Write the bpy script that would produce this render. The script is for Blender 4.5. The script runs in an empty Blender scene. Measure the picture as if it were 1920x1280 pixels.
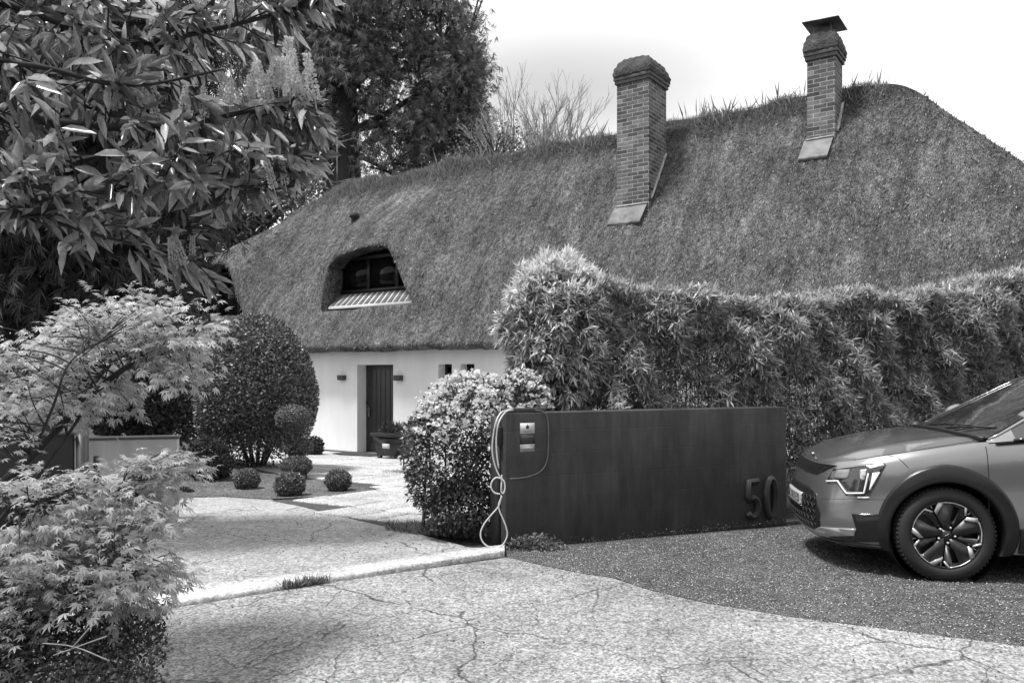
import bpy, bmesh, math, random
import numpy as np
from mathutils import Vector, Matrix
random.seed(7); RG = np.random.default_rng(11)
R = math.radians
scene = bpy.context.scene
COL = scene.collection

# ---------------------------------------------------------------- camera, world, sun
EYE = 1.5; F = 1500.0; CX = 960.0; HV = 700.0
cam_d = bpy.data.cameras.new("camera"); cam = bpy.data.objects.new("camera", cam_d); COL.objects.link(cam)
cam.location = (0, 0, EYE); cam.rotation_euler = (R(90), 0, 0)
cam_d.sensor_width = 36; cam_d.lens = F*36/1920; cam_d.shift_y = 60/1920
cam_d.clip_start = 0.05; cam_d.clip_end = 3000
scene.camera = cam

SUN = Vector((-0.36, -0.13, 0.90)).normalized()      # direction towards the sun
sun_el = math.asin(SUN.z); sun_az = math.atan2(SUN.x, SUN.y)
w = bpy.data.worlds.new("World"); scene.world = w; w.use_nodes = True
nt = w.node_tree; nt.nodes.clear()
def WN(t): return nt.nodes.new(t)
out = WN('ShaderNodeOutputWorld'); bg = WN('ShaderNodeBackground')
sky = WN('ShaderNodeTexSky'); sky.sky_type = 'NISHITA'; sky.sun_disc = False
sky.sun_elevation = sun_el; sky.sun_rotation = sun_az
bw = WN('ShaderNodeRGBToBW'); nt.links.new(sky.outputs[0], bw.inputs[0])
tc = WN('ShaderNodeTexCoord'); mp = WN('ShaderNodeMapping'); mp.inputs['Scale'].default_value = (1, 1, 3.4); mp2 = WN('ShaderNodeMapping'); mp2.inputs['Scale'].default_value = (.62, .8, 2.0); mp2.inputs['Rotation'].default_value = (0, .22, 0); nt.links.new(tc.outputs['Generated'], mp2.inputs[0])
nt.links.new(tc.outputs['Generated'], mp.inputs[0])
nz = WN('ShaderNodeTexNoise'); nz.inputs['Scale'].default_value = 1.5; nz.inputs['Detail'].default_value = 6; nz.inputs['Roughness'].default_value = .5
nt.links.new(mp.outputs[0], nz.inputs['Vector'])
# cloud cover: bright veil with one thinner grey zone low over the middle of the roof
vd = WN('ShaderNodeVectorMath'); vd.operation = 'DISTANCE'
vd.inputs[1].default_value = (0.182, 0.752, 0.646)
nt.links.new(mp2.outputs[0], vd.inputs[0])
mr = WN('ShaderNodeMapRange'); mr.inputs['From Min'].default_value = .0; mr.inputs['From Max'].default_value = .26
mr.inputs['To Min'].default_value = 0; mr.inputs['To Max'].default_value = 1; mr.interpolation_type = 'SMOOTHSTEP'
nt.links.new(vd.outputs['Value'], mr.inputs['Value'])
ad = WN('ShaderNodeMath'); ad.operation = 'MULTIPLY_ADD'; ad.inputs[1].default_value = .5
nt.links.new(nz.outputs[0], ad.inputs[0]); nt.links.new(mr.outputs[0], ad.inputs[2])
cr = WN('ShaderNodeMapRange'); cr.inputs['From Min'].default_value = .15; cr.inputs['From Max'].default_value = 1.0
cr.inputs['To Min'].default_value = 4.6; cr.inputs['To Max'].default_value = 9.6
nt.links.new(ad.outputs[0], cr.inputs['Value'])
mx = WN('ShaderNodeMix'); mx.data_type = 'FLOAT'; mx.inputs['Factor'].default_value = .85
# sky made duller behind the camera, cutting the fill on camera-facing sides
dt = WN('ShaderNodeVectorMath'); dt.operation = 'DOT_PRODUCT'; dt.inputs[1].default_value = (-.25, .95, .2); nt.links.new(tc.outputs['Generated'], dt.inputs[0])
dr_ = WN('ShaderNodeMapRange'); dr_.inputs['From Min'].default_value = -.5; dr_.inputs['From Max'].default_value = .55; dr_.inputs['To Min'].default_value = .80; dr_.inputs['To Max'].default_value = 1.05; dr_.interpolation_type = 'SMOOTHSTEP'
nt.links.new(dt.outputs['Value'], dr_.inputs['Value'])
ml = WN('ShaderNodeMath'); ml.operation = 'MULTIPLY'; nt.links.new(cr.outputs[0], ml.inputs[0]); nt.links.new(dr_.outputs[0], ml.inputs[1])
nt.links.new(bw.outputs[0], mx.inputs[2]); nt.links.new(ml.outputs[0], mx.inputs[3])
nt.links.new(mx.outputs[0], bg.inputs['Color']); bg.inputs['Strength'].default_value = 0.13
nt.links.new(bg.outputs[0], out.inputs[0])
sl = bpy.data.lights.new("sun", 'SUN'); so = bpy.data.objects.new("sun", sl); COL.objects.link(so)
sl.energy = 4.2; sl.angle = R(9); sl.color = (1, 1, 1)
so.rotation_euler = SUN.to_track_quat('Z', 'Y').to_euler()
vs = scene.view_settings; vs.view_transform = 'Standard'; vs.look = 'None'; vs.gamma = 1; vs.exposure = 0.10
scene.cycles.max_bounces = 6; scene.cycles.transparent_max_bounces = 8

# ---------------------------------------------------------------- helpers
def P(u, v, Y): return Vector(((u-CX)/F*Y, Y, EYE-(v-HV)/F*Y))
def gz(x, y):
    x = np.asarray(x, float); y = np.asarray(y, float)
    z = -0.03*np.clip(y-6.5, 0, 12.5)
    z = z + 0.30*np.exp(-(((x+6.0)/1.5)**2+((y-13.6)/1.7)**2))
    return z
def G(u, v):
    """ground point seen at photo position"""
    y = 8.0
    for _ in range(60):
        x = (u-CX)/F*y; z = float(gz(x, y)); y = .5*y+.5*(EYE-z)*F/(v-HV)
    return Vector(((u-CX)/F*y, y, float(gz((u-CX)/F*y, y))))
def tagset(o, label=None, cat=None, group=None, kind=None):
    if label: o['label'] = label
    if cat: o['category'] = cat
    if group: o['group'] = group
    if kind: o['kind'] = kind
    return o
def empty(name, loc=(0, 0, 0), rz=0, **k):
    o = bpy.data.objects.new(name, None); COL.objects.link(o); o.location = loc; o.rotation_euler = (0, 0, rz)
    return tagset(o, **k)
def mk(name, V, Fs, mat=None, parent=None, smooth=False, tone=None, uv=None, world=False, **k):
    """V (n,3); Fs: list of int arrays (m,q) or a python list of faces"""
    V = np.asarray(V, dtype=np.float32).reshape(-1, 3)
    arrs = []
    if isinstance(Fs, np.ndarray): Fs = [Fs]
    if len(Fs) and isinstance(Fs[0], np.ndarray) and Fs[0].ndim == 2: arrs = [a for a in Fs if len(a)]
    else:
        by = {}
        for f in Fs: by.setdefault(len(f), []).append(f)
        arrs = [np.array(v) for v in by.values()]
    me = bpy.data.meshes.new(name)
    li = np.concatenate([a.ravel() for a in arrs]).astype(np.int32)
    tot = np.concatenate([np.full(len(a), a.shape[1]) for a in arrs]).astype(np.int32)
    st = np.concatenate([[0], np.cumsum(tot)[:-1]]).astype(np.int32)
    me.vertices.add(len(V)); me.vertices.foreach_set('co', V.ravel())
    me.loops.add(len(li)); me.loops.foreach_set('vertex_index', li)
    me.polygons.add(len(tot)); me.polygons.foreach_set('loop_start', st); me.polygons.foreach_set('loop_total', tot)
    if smooth: me.polygons.foreach_set('use_smooth', np.ones(len(tot), bool))
    if tone is not None:
        a = me.attributes.new('tone', 'FLOAT', 'POINT'); a.data.foreach_set('value', np.asarray(tone, np.float32))
    if uv is not None:
        ul = me.uv_layers.new(name='UVMap'); ul.data.foreach_set('uv', np.asarray(uv, np.float32)[li].ravel())
    me.update(calc_edges=True); me.validate()
    if mat: me.materials.append(mat)
    o = bpy.data.objects.new(name, me); COL.objects.link(o)
    if parent:
        o.parent = parent
        if world: o.matrix_parent_inverse = MW(parent).inverted()
    return tagset(o, **k)
def MW(o):
    m = Matrix.LocRotScale(o.location, o.rotation_euler, o.scale)
    return (MW(o.parent) @ o.matrix_parent_inverse @ m) if o.parent else m
class MB:
    """collects shapes for ONE mesh"""
    def __init__(s): s.V = []; s.F = []; s.n = 0
    def add(s, V, Fc):
        b = s.n; s.V.extend([tuple(v) for v in V]); s.F.extend([[b+i for i in f] for f in Fc]); s.n += len(V); return s
    def box(s, c, sz, M=None, bev=0.0):
        x, y, z = [a/2 for a in sz]; c = Vector(c)
        if bev:
            bm = bmesh.new(); bmesh.ops.create_cube(bm, size=1)
            for v in bm.verts: v.co = Vector((v.co.x*sz[0], v.co.y*sz[1], v.co.z*sz[2]))
            bmesh.ops.bevel(bm, geom=bm.edges[:], offset=bev, segments=2, affect='EDGES', profile=.6)
            bm.verts.ensure_lookup_table(); bm.verts.index_update()
            vs_ = [v.co+c for v in bm.verts]; fs = [[v.index for v in f.verts] for f in bm.faces]; bm.free()
        else:
            vs_ = [c+Vector((a*x, b*y, d*z)) for d in (-1, 1) for b in (-1, 1) for a in (-1, 1)]
            fs = [(0, 2, 3, 1), (4, 5, 7, 6), (0, 1, 5, 4), (2, 6, 7, 3), (0, 4, 6, 2), (1, 3, 7, 5)]
        if M is not None: vs_ = [M @ v for v in vs_]
        return s.add(vs_, fs)
    def tube(s, pts, rad, n=6, caps=True):
        pts = [Vector(p) for p in pts]; m = len(pts)
        if not hasattr(rad, '__len__'): rad = [rad]*m
        V = []; up = Vector((0, 0, 1))
        t0 = (pts[1]-pts[0]).normalized(); a = t0.cross(up if abs(t0.z) < .95 else Vector((1, 0, 0))).normalized()
        for i in range(m):
            t = (pts[min(i+1, m-1)]-pts[max(i-1, 0)])
            t = t.normalized() if t.length > 1e-9 else t0
            a = (a-t*a.dot(t)); a = a.normalized() if a.length > 1e-6 else t.orthogonal().normalized()
            b = t.cross(a)
            for k in range(n):
                th = 2*math.pi*k/n; V.append(pts[i]+(a*math.cos(th)+b*math.sin(th))*rad[i])
        Fc = [[i*n+k, i*n+(k+1) % n, (i+1)*n+(k+1) % n, (i+1)*n+k] for i in range(m-1) for k in range(n)]
        if caps: Fc += [list(range(n))[::-1], [(m-1)*n+k for k in range(n)]]
        return s.add(V, Fc)
    def lathe(s, prof, n=32, M=None, close=False):
        V = [Vector((r*math.cos(2*math.pi*k/n), r*math.sin(2*math.pi*k/n), z)) for r, z in prof for k in range(n)]
        m = len(prof)
        Fc = [[i*n+k, i*n+(k+1) % n, (i+1)*n+(k+1) % n, (i+1)*n+k] for i in range(m-1) for k in range(n)]
        if close: Fc += [[(m-1)*n+k, (m-1)*n+(k+1) % n, (k+1) % n, k] for k in range(n)]
        if M is not None: V = [M @ v for v in V]
        return s.add(V, Fc)
    def prism(s, poly, z0, z1, M=None):
        n = len(poly); V = [Vector((a, b, z0)) for a, b in poly]+[Vector((a, b, z1)) for a, b in poly]
        if M is not None: V = [M @ v for v in V]
        return s.add(V, [list(range(n))[::-1], list(range(n, 2*n))]+[[i, (i+1) % n, n+(i+1) % n, n+i] for i in range(n)])
    def build(s, name, mat, parent=None, **k): return mk(name, s.V, s.F, mat, parent, **k)
def smoothline(pts, k=6):
    pts = [Vector(p) for p in pts]; o = []
    q = [2*pts[0]-pts[1]]+pts+[2*pts[-1]-pts[-2]]
    for i in range(1, len(q)-2):
        for j in range(k):
            t = j/k; a, b, c, d = q[i-1], q[i], q[i+1], q[i+2]
            o.append(.5*((2*b)+(c-a)*t+(2*a-5*b+4*c-d)*t*t+(3*b-a-3*c+d)*t**3))
    o.append(pts[-1]); return o
def gridpoly(poly, step, holes=None):
    """polygon (2-D) cut by a square grid -> verts, faces"""
    bm = bmesh.new(); vs_ = [bm.verts.new((a, b, 0)) for a, b in poly]; bm.faces.new(vs_)
    bmesh.ops.triangulate(bm, faces=bm.faces[:])
    P_ = np.array(poly)
    for ax in (0, 1):
        lo, hi = P_[:, ax].min(), P_[:, ax].max()
        for c in np.arange(math.floor(lo/step)*step, hi+step, step):
            if lo < c < hi:
                co = [0, 0, 0]; co[ax] = c; no = [0, 0, 0]; no[ax] = 1
                bmesh.ops.bisect_plane(bm, geom=bm.verts[:]+bm.edges[:]+bm.faces[:], dist=1e-6, plane_co=co, plane_no=no)
    bmesh.ops.remove_doubles(bm, verts=bm.verts[:], dist=1e-5)
    bm.verts.index_update(); V = [(v.co.x, v.co.y) for v in bm.verts]; Fc = []
    for f in bm.faces:
        f.normal_update(); ids = [v.index for v in f.verts]
        Fc.append(ids if f.normal.z > 0 else ids[::-1])
    be = [(e.verts[0].index, e.verts[1].index) for e in bm.edges if len(e.link_faces) == 1]
    bm.free(); return V, Fc, be
def drape(name, poly, mat, dz, step=.5, skirt=0, **k):
    V, Fc, be = gridpoly(poly, step); n = len(V)
    W = [(x, y, float(gz(x, y))+dz) for x, y in V]
    if skirt:
        W += [(x, y, z-skirt) for x, y, z in W]; Fc = Fc+[[a, b, b+n, a+n] for a, b in be]
    return mk(name, W, Fc, mat, kind='structure', **k)

# ---------------------------------------------------------------- materials (the photograph is black and white)
def MAT(name): m = bpy.data.materials.new(name); m.use_nodes = True; t = m.node_tree; return m, t, t.nodes['Principled BSDF']
def g3(v): return (v, v, v, 1)
class NB:
    def __init__(s, t): s.t = t
    def n(s, typ, ins=None, **k):
        x = s.t.nodes.new(typ)
        for a, b in k.items(): setattr(x, a, b)
        for a, b in (ins or {}).items():
            if isinstance(b, bpy.types.NodeSocket): s.t.links.new(b, x.inputs[a])
            else: x.inputs[a].default_value = b
        return x
    def coord(s, scale=(1, 1, 1), rot=(0, 0, 0), which='Object'):
        c = s.n('ShaderNodeTexCoord'); return s.n('ShaderNodeMapping', {'Vector': c.outputs[which], 'Scale': scale, 'Rotation': rot}).outputs[0]
    def noise(s, vec, sc, det=4, ro=.55, dist=0): return s.n('ShaderNodeTexNoise', {'Vector': vec, 'Scale': sc, 'Detail': det, 'Roughness': ro, 'Distortion': dist}).outputs[0]
    def ramp(s, f, a, b, lo=.3, hi=.7):
        return s.n('ShaderNodeMapRange', {'Value': f, 'From Min': lo, 'From Max': hi, 'To Min': a, 'To Max': b}).outputs[0]
    def math(s, op, a, b=0.0, c=0.0): return s.n('ShaderNodeMath', {0: a, 1: b, 2: c}, operation=op).outputs[0]
    def bump(s, h, st, d=.01): return s.n('ShaderNodeBump', {'Height': h, 'Strength': st, 'Distance': d}).outputs[0]
def simple(name, c, rough=.6, var=.25, sc=3, bump=.0, bsc=60, metallic=0, coat=0, spec=.5, stretch=(1, 1, 1), bd=.01):
    m, t, b = MAT(name); N = NB(t); v = N.coord(stretch)
    n1 = N.noise(v, sc, 5)
    t.links.new(N.ramp(n1, c*(1-var), c*(1+var)), b.inputs['Base Color'])
    b.inputs['Roughness'].default_value = rough; b.inputs['Metallic'].default_value = metallic
    b.inputs['Coat Weight'].default_value = coat; b.inputs['Specular IOR Level'].default_value = spec
    if bump: t.links.new(N.bump(N.noise(v, bsc, 4), bump, bd), b.inputs['Normal'])
    return m
def leafy(name, lo, hi, rough=.5, trans=.25, spec=.4, vein=False):
    m, t, b = MAT(name); N = NB(t)
    a = N.n('ShaderNodeAttribute', attribute_name='tone').outputs['Fac']
    c = N.ramp(a, lo, hi, 0, 1)
    if vein:
        n1 = N.noise(N.coord(), 60, 3); c = N.math('MULTIPLY', c, N.ramp(n1, .75, 1.25))
    t.links.new(c, b.inputs['Base Color']); b.inputs['Roughness'].default_value = rough; b.inputs['Specular IOR Level'].default_value = spec
    tr = N.n('ShaderNodeBsdfTranslucent'); t.links.new(N.math('MULTIPLY', c, 1.3), tr.inputs['Color'])
    mxs = N.n('ShaderNodeMixShader', {0: trans, 1: b.outputs[0], 2: tr.outputs[0]})
    t.links.new(mxs.outputs[0], t.nodes['Material Output'].inputs[0]); return m

def m_thatch():
    m, t, b = MAT('thatch'); N = NB(t)
    v = N.coord((1, 1, 1)); vs_ = N.coord((6, 1.2, 1.2))
    big = N.noise(v, .55, 5, .6); streak = N.noise(N.coord((1.6, .35, .35)), 2.2, 6, .65); fine = N.noise(vs_, 16, 5, .7); spk = N.noise(v, 42, 3, .7)
    moss = N.noise(N.coord((1.4, .8, .8)), 9, 6, .75)
    c = N.ramp(fine, .06, .32, .36, .66); c = N.math('MULTIPLY', c, N.ramp(streak, .62, 1.4)); c = N.math('MULTIPLY', c, N.ramp(big, .8, 1.22))
    c = N.math('MULTIPLY', c, N.ramp(moss, .50, 1.50, .36, .64)); c = N.math('MULTIPLY', c, N.ramp(spk, .4, 1.7))
    zz = N.n('ShaderNodeSeparateXYZ', {0: v}).outputs[2]; mz = N.ramp(N.math('ADD', zz, N.math('MULTIPLY', N.noise(v, 1.5, 5, .7), 1.1)), 1, .42, 6.75, 7.15); c = N.math('MULTIPLY', c, mz)
    pat = N.ramp(N.noise(N.coord((1.2, .5, .5)), 1.6, 6, .72), .72, 1.45, .38, .66); c = N.math('MULTIPLY', c, pat)
    t.links.new(c, b.inputs['Base Color']); b.inputs['Roughness'].default_value = .95; b.inputs['Specular IOR Level'].default_value = .1
    h = N.math('ADD', N.math('ADD', fine, N.math('MULTIPLY', spk, .6)), N.math('MULTIPLY', moss, .8))
    t.links.new(N.bump(h, 1.0, .09), b.inputs['Normal']); return m
def m_concrete(name, lo, hi, crack=.9, spk=1.0):
    m, t, b = MAT(name); N = NB(t); v = N.coord()
    n1 = N.noise(v, .7, 6, .6); n2 = N.noise(v, 22, 5, .75); n3 = N.noise(v, 110, 3, .7); n4 = N.noise(v, 4, 5, .65)
    c = N.ramp(n1, lo, hi, .35, .65); c = N.math('MULTIPLY', c, N.ramp(n2, .62, 1.36)); c = N.math('MULTIPLY', c, N.ramp(n4, .86, 1.12))
    c = N.math('MULTIPLY', c, N.ramp(n3, 1-.32*spk, 1+.32*spk))
    ag = N.n('ShaderNodeRGBToBW', {0: N.n('ShaderNodeTexVoronoi', {'Vector': v, 'Scale': 75.0}).outputs['Color']}).outputs[0]; c = N.math('MULTIPLY', c, N.ramp(ag, 1-.38*spk, 1+.38*spk, .25, .75))
    # dark crumbs
    vo = N.n('ShaderNodeTexVoronoi', {'Vector': v, 'Scale': 38.0, 'Randomness': 1.0}); d = N.ramp(vo.outputs['Distance'], .25, 1, .06, .14)
    msk = N.ramp(N.noise(v, 9, 2), 0, 1, .62, .66); d = N.math('MAXIMUM', d, N.math('SUBTRACT', 1.0, msk)); c = N.math('MULTIPLY', c, d)
    cd = None
    if crack:
        dis = N.noise(v, 2.3, 4, .6)
        vv = N.n('ShaderNodeVectorMath', {0: v, 1: N.n('ShaderNodeCombineXYZ', {0: N.math('MULTIPLY', dis, .28), 1: N.math('MULTIPLY', N.noise(v, 2.9, 4, .6), .28), 2: 0.0}).outputs[0]}, operation='ADD').outputs[0]
        for s_, w_, k_ in ((.62, .0052, .26), (1.4, .0075, .40), (3.1, .013, .60)):
            ve = N.n('ShaderNodeTexVoronoi', {'Vector': vv, 'Scale': s_}, feature='DISTANCE_TO_EDGE').outputs['Distance']
            cc = N.ramp(ve, 1-crack*(1-k_), 1, w_*.3, w_)
            mk_ = N.ramp(N.noise(v, .9+s_*.6, 3), 0, 1, .50, .58)
            cc = N.math('ADD', N.math('MULTIPLY', cc, N.math('SUBTRACT', 1.0, mk_)), mk_)
            c = N.math('MULTIPLY', c, cc); cd = cc if cd is None else N.math('MULTIPLY', cd, cc)
    t.links.new(c, b.inputs['Base Color']); b.inputs['Roughness'].default_value = .9; b.inputs['Specular IOR Level'].default_value = .25
    h = N.math('ADD', n2, N.math('MULTIPLY', n3, .6))
    if cd is not None: h = N.math('ADD', h, N.math('MULTIPLY', cd, 1.2))
    t.links.new(N.bump(h, .6, .008), b.inputs['Normal']); return m
def m_gravel(name, lo, hi, sc=70, bump=.9, bright=.3, bd=.012):
    m, t, b = MAT(name); N = NB(t); v = N.coord()
    vo = N.n('ShaderNodeTexVoronoi', {'Vector': v, 'Scale': float(sc)}); cell = N.n('ShaderNodeRGBToBW', {0: vo.outputs['Color']}).outputs[0]
    c = N.ramp(cell, lo, hi, .25, .75); n1 = N.noise(v, 1.1, 5); c = N.math('MULTIPLY', c, N.ramp(n1, .75, 1.25)); c = N.math('MULTIPLY', c, N.ramp(N.noise(v, 9, 4, .7), .65, 1.35))
    t.links.new(c, b.inputs['Base Color']); b.inputs['Roughness'].default_value = .9; b.inputs['Specular IOR Level'].default_value = .2
    t.links.new(N.bump(N.math('SUBTRACT', 1.0, vo.outputs['Distance']), bump, bd), b.inputs['Normal']); return m
def m_brick(name, br=.115, mo=.42):
    m, t, b = MAT(name); N = NB(t); uv = N.n('ShaderNodeTexCoord').outputs['UV']
    jit = N.noise(uv, 9, 3); uvj = N.n('ShaderNodeVectorMath', {0: uv, 1: N.n('ShaderNodeCombineXYZ', {0: N.math('MULTIPLY', jit, .012), 1: N.math('MULTIPLY', N.noise(uv, 14, 2), .012)}).outputs[0]}, operation='ADD').outputs[0]
    bt = N.n('ShaderNodeTexBrick', {'Vector': uvj, 'Color1': g3(br*.5), 'Color2': g3(br*1.7), 'Mortar': g3(mo), 'Scale': 1.0, 'Mortar Size': .0065, 'Mortar Smooth': .3, 'Bias': 0.0, 'Brick Width': .235, 'Row Height': .079})
    bb = N.n('ShaderNodeRGBToBW', {0: bt.outputs['Color']}).outputs[0]; c = N.math('MULTIPLY', bb, N.ramp(N.noise(uv, 3.5, 6, .7), .55, 1.3)); c = N.math('MULTIPLY', c, N.ramp(N.noise(uv, 40, 3), .8, 1.2))
    t.links.new(c, b.inputs['Base Color']); b.inputs['Roughness'].default_value = .9
    t.links.new(N.bump(N.math('SUBTRACT', N.noise(uv, 60, 3), N.math('MULTIPLY', bt.outputs['Fac'], 1.5)), .7, .008), b.inputs['Normal']); return m
def m_steel():
    m, t, b = MAT('dark_painted_steel'); N = NB(t); v = N.coord((1, 1, .35))
    n1 = N.noise(v, 3.2, 6, .65); n2 = N.noise(N.coord((6, 6, .8)), 2.5, 5, .6); n3 = N.noise(N.coord(), 5, 3)
    c = N.ramp(n1, .034, .066, .35, .65); c = N.math('MULTIPLY', c, N.ramp(n2, .8, 1.25))
    scr = N.ramp(N.noise(N.coord((30, 30, 4)), 1.0, 2), 0, .10, .76, .8)
    c = N.math('ADD', c, N.math('MULTIPLY', scr, N.ramp(n3, 0, 1, .5, .6)))
    sx = N.n('ShaderNodeSeparateXYZ', {0: N.coord()}); xz = N.n('ShaderNodeCombineXYZ', {0: sx.outputs[0], 1: sx.outputs[2], 2: 0.0}).outputs[0]
    bt = N.n('ShaderNodeTexBrick', {'Vector': xz, 'Scale': 1.0, 'Mortar Size': .006, 'Mortar Smooth': .8, 'Brick Width': .5, 'Row Height': .2, 'Color1': g3(.9), 'Color2': g3(1.08), 'Mortar': g3(.92)})
    c = N.math('MULTIPLY', c, N.n('ShaderNodeRGBToBW', {0: bt.outputs['Color']}).outputs[0])
    t.links.new(c, b.inputs['Base Color']); b.inputs['Roughness'].default_value = .6; b.inputs['Specular IOR Level'].default_value = .35
    t.links.new(N.bump(N.math('SUBTRACT', N.math('ADD', N.noise(N.coord(), 2.2, 3), N.math('MULTIPLY', N.noise(N.coord(), 40, 3), .15)), N.math('MULTIPLY', bt.outputs['Fac'], .12)), .35, .02), b.inputs['Normal']); return m
def m_render():
    m, t, b = MAT('white_render'); N = NB(t); v = N.coord()
    c = N.ramp(N.noise(v, .8, 5, .6), .74, .86); c = N.math('MULTIPLY', c, N.ramp(N.noise(N.coord((2, 2, .5)), 1.3, 5), .93, 1.04))
    t.links.new(c, b.inputs['Base Color']); b.inputs['Roughness'].default_value = .9
    t.links.new(N.bump(N.noise(v, 35, 4), .3, .01), b.inputs['Normal']); return m
THATCH = m_thatch(); BRICK = m_brick('chimney_brick'); SILLB = m_brick('sill_brick', .12, .6)
STRAW = leafy('thatch_straw', .05, .38, .9, .1, .1)
WHITE = m_render(); STEEL = m_steel()
GREYW = simple('grey_concrete_wall', .52, .85, .22, 2.2, .3, 30, stretch=(2, 2, .5))
PAINTD = simple('dark_door_paint', .022, .4, .15); BLACK = simple('black_plastic', .012, .45, .2, bump=.1)
GLASSD = simple('dark_window_glass', .008, .10, .1, spec=.22)
LEAD = simple('lead_flashing', .13, .6, .55, 4, .6, 14, spec=.5); MORTAR = simple('mortar', .42, .9, .3, 8, .8, 30)
CAPM = simple('mossy_cement', .075, .95, .5, 7, 1, 28, bd=.05); ZINC = simple('zinc_sheet', .06, .45, .3, 5, metallic=.3)
BARK = simple('bark', .07, .95, .4, 9, 1, 18, stretch=(1, 1, .3), bd=.03); BARKL = simple('pale_bark', .22, .9, .3, 9); TWIG = simple('dark_twig', .035, .9, .3, 12)
PALEW = simple('dry_wood', .35, .9, .25, 12); WHITEP = simple('white_plastic_cord', .62, .5, .08); SIGNW = simple('white_enamel', .6, .5, .05); SIGND = simple('dark_print', .03, .6, .05)
SIGNG = simple('grey_print', .22, .5, .2, 20)
APRON = m_concrete('old_concrete', .21, .34); DRIVE = m_concrete('drive_concrete', .29, .40, .85, .8); SLAB = m_concrete('pale_flagstone', .38, .54, 0, .9); STRIP = m_concrete('threshold_concrete', .47, .60, .3, .6)
LOT = m_gravel('parking_chippings', .07, .24, 130, 1.0, bd=.016); BED = m_gravel('bed_gravel', .07, .24, 60, 1.0, bd=.02); SOIL = m_gravel('soil', .02, .08, 30)
PAVEJ = simple('joint_sand', .06, .95, .4, 12)
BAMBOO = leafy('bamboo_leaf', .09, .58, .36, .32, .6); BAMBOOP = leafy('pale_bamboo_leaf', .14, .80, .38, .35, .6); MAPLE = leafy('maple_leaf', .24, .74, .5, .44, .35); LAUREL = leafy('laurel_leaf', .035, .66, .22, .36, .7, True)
BOXL = leafy('box_leaf', .035, .32, .4, .15, .5); CHOI = leafy('choisya_leaf', .03, .17, .35, .2, .5); PETAL = leafy('white_petal', .62, .85, .6, .35, .3)
FLOR = leafy('cream_floret', .40, .75, .7, .3, .2); CYP = leafy('cypress_frond', .025, .10, .7, .12, .2); SEQ = leafy('sequoia_spray', .07, .40, .7, .34, .2); GRASS = leafy('grass_blade', .09, .36, .6, .3, .3)
BUSHM = leafy('mixed_bush_leaf', .08, .32, .5, .3, .4); SHAD = leafy('dark_shrub_leaf', .02, .10, .5, .15, .3); DRYL = leafy('leaf_litter', .03, .55, .8, .1, .2)
BAREB = simple('bare_twigs', .34, .9, .3, 5)

# ---------------------------------------------------------------- leaf scattering
def rnd(n, a=0., b=1.): return RG.uniform(a, b, n)
def unit(v): return v/np.maximum(np.linalg.norm(v, axis=-1, keepdims=True), 1e-9)
def frames(d, nrm):
    y = unit(d); z = nrm-(nrm*y).sum(-1, keepdims=True)*y; z = unit(z); x = np.cross(y, z)
    return np.stack([x, y, z], axis=-1)            # columns
def scatter(tv, tf, pos, M, S):
    S = np.asarray(S, float); S = S[:, None, None] if S.ndim == 1 else S[:, None, :]
    V = np.einsum('nij,nkj->nki', M, tv[None]*S)+pos[:, None, :]
    n, k = len(pos), len(tv); Fc = (tf[None]+(np.arange(n)*k)[:, None, None]).reshape(-1, tf.shape[1])
    return V.reshape(-1, 3), Fc
def leafmesh(name, tv, tf, pos, d, nrm, S, mat, parent=None, tone=None, extra=None, **k):
    V, Fc = scatter(tv, tf, pos, frames(d, nrm), S)
    tn = np.where(RG.random(len(pos)) < .2, rnd(len(pos), .7, 1.), rnd(len(pos), .0, .6)) if tone is None else tone
    tn = np.repeat(tn, len(tv))
    if extra is not None:
        Fc2 = extra[1]+len(V); V = np.vstack([V, extra[0]]); tn = np.concatenate([tn, extra[2]]); Fc = np.vstack([Fc, Fc2])
    return mk(name, V, [Fc], mat, parent, tone=tn, **k)
def T_blade(w, fold=.12, droop=0.): # lance leaf length 1
    v = np.array([(0, 0, 0), (-w*.8, .3, fold*w), (w*.8, .3, fold*w), (-w*.75, .62, fold*w-droop*.35), (w*.75, .62, fold*w-droop*.35), (0, 1, -droop), (0, .3, -fold*w), (0, .62, -fold*w-droop*.35)], float)
    f = np.array([(0, 6, 1), (0, 2, 6), (1, 6, 7), (1, 7, 3), (6, 2, 4), (6, 4, 7), (3, 7, 5), (7, 4, 5)]); return v, f
def T_simple(w, droop=0.): # 2-tri blade
    v = np.array([(0, 0, 0), (-w, .42, 0), (w, .42, 0), (0, 1, -droop)], float); return v, np.array([(0, 2, 1), (1, 2, 3)])
def T_palm(n=7, w=.13):
    V = [(0, 0, 0)]; Fc = []
    for i in range(n):
        a = (i-(n-1)/2)*R(112/(n-1)*2*.5*2/1.0) if False else (i-(n-1)/2)*R(230/(n-1)); L = 1-.55*abs(i-(n-1)/2)/((n-1)/2)
        c, s = math.sin(a), math.cos(a); px, py = s, -c; dz = -.28*L
        b = len(V); V += [(c*L*.5+px*w*L, s*L*.5+py*w*L, .0-.06), (c*L*.5-px*w*L, s*L*.5-py*w*L, -.06), (c*L, s*L, dz)]
        Fc += [(0, b, b+1), (b, b+2, b+1)]
    return np.array(V, float), np.array(Fc)
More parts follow.
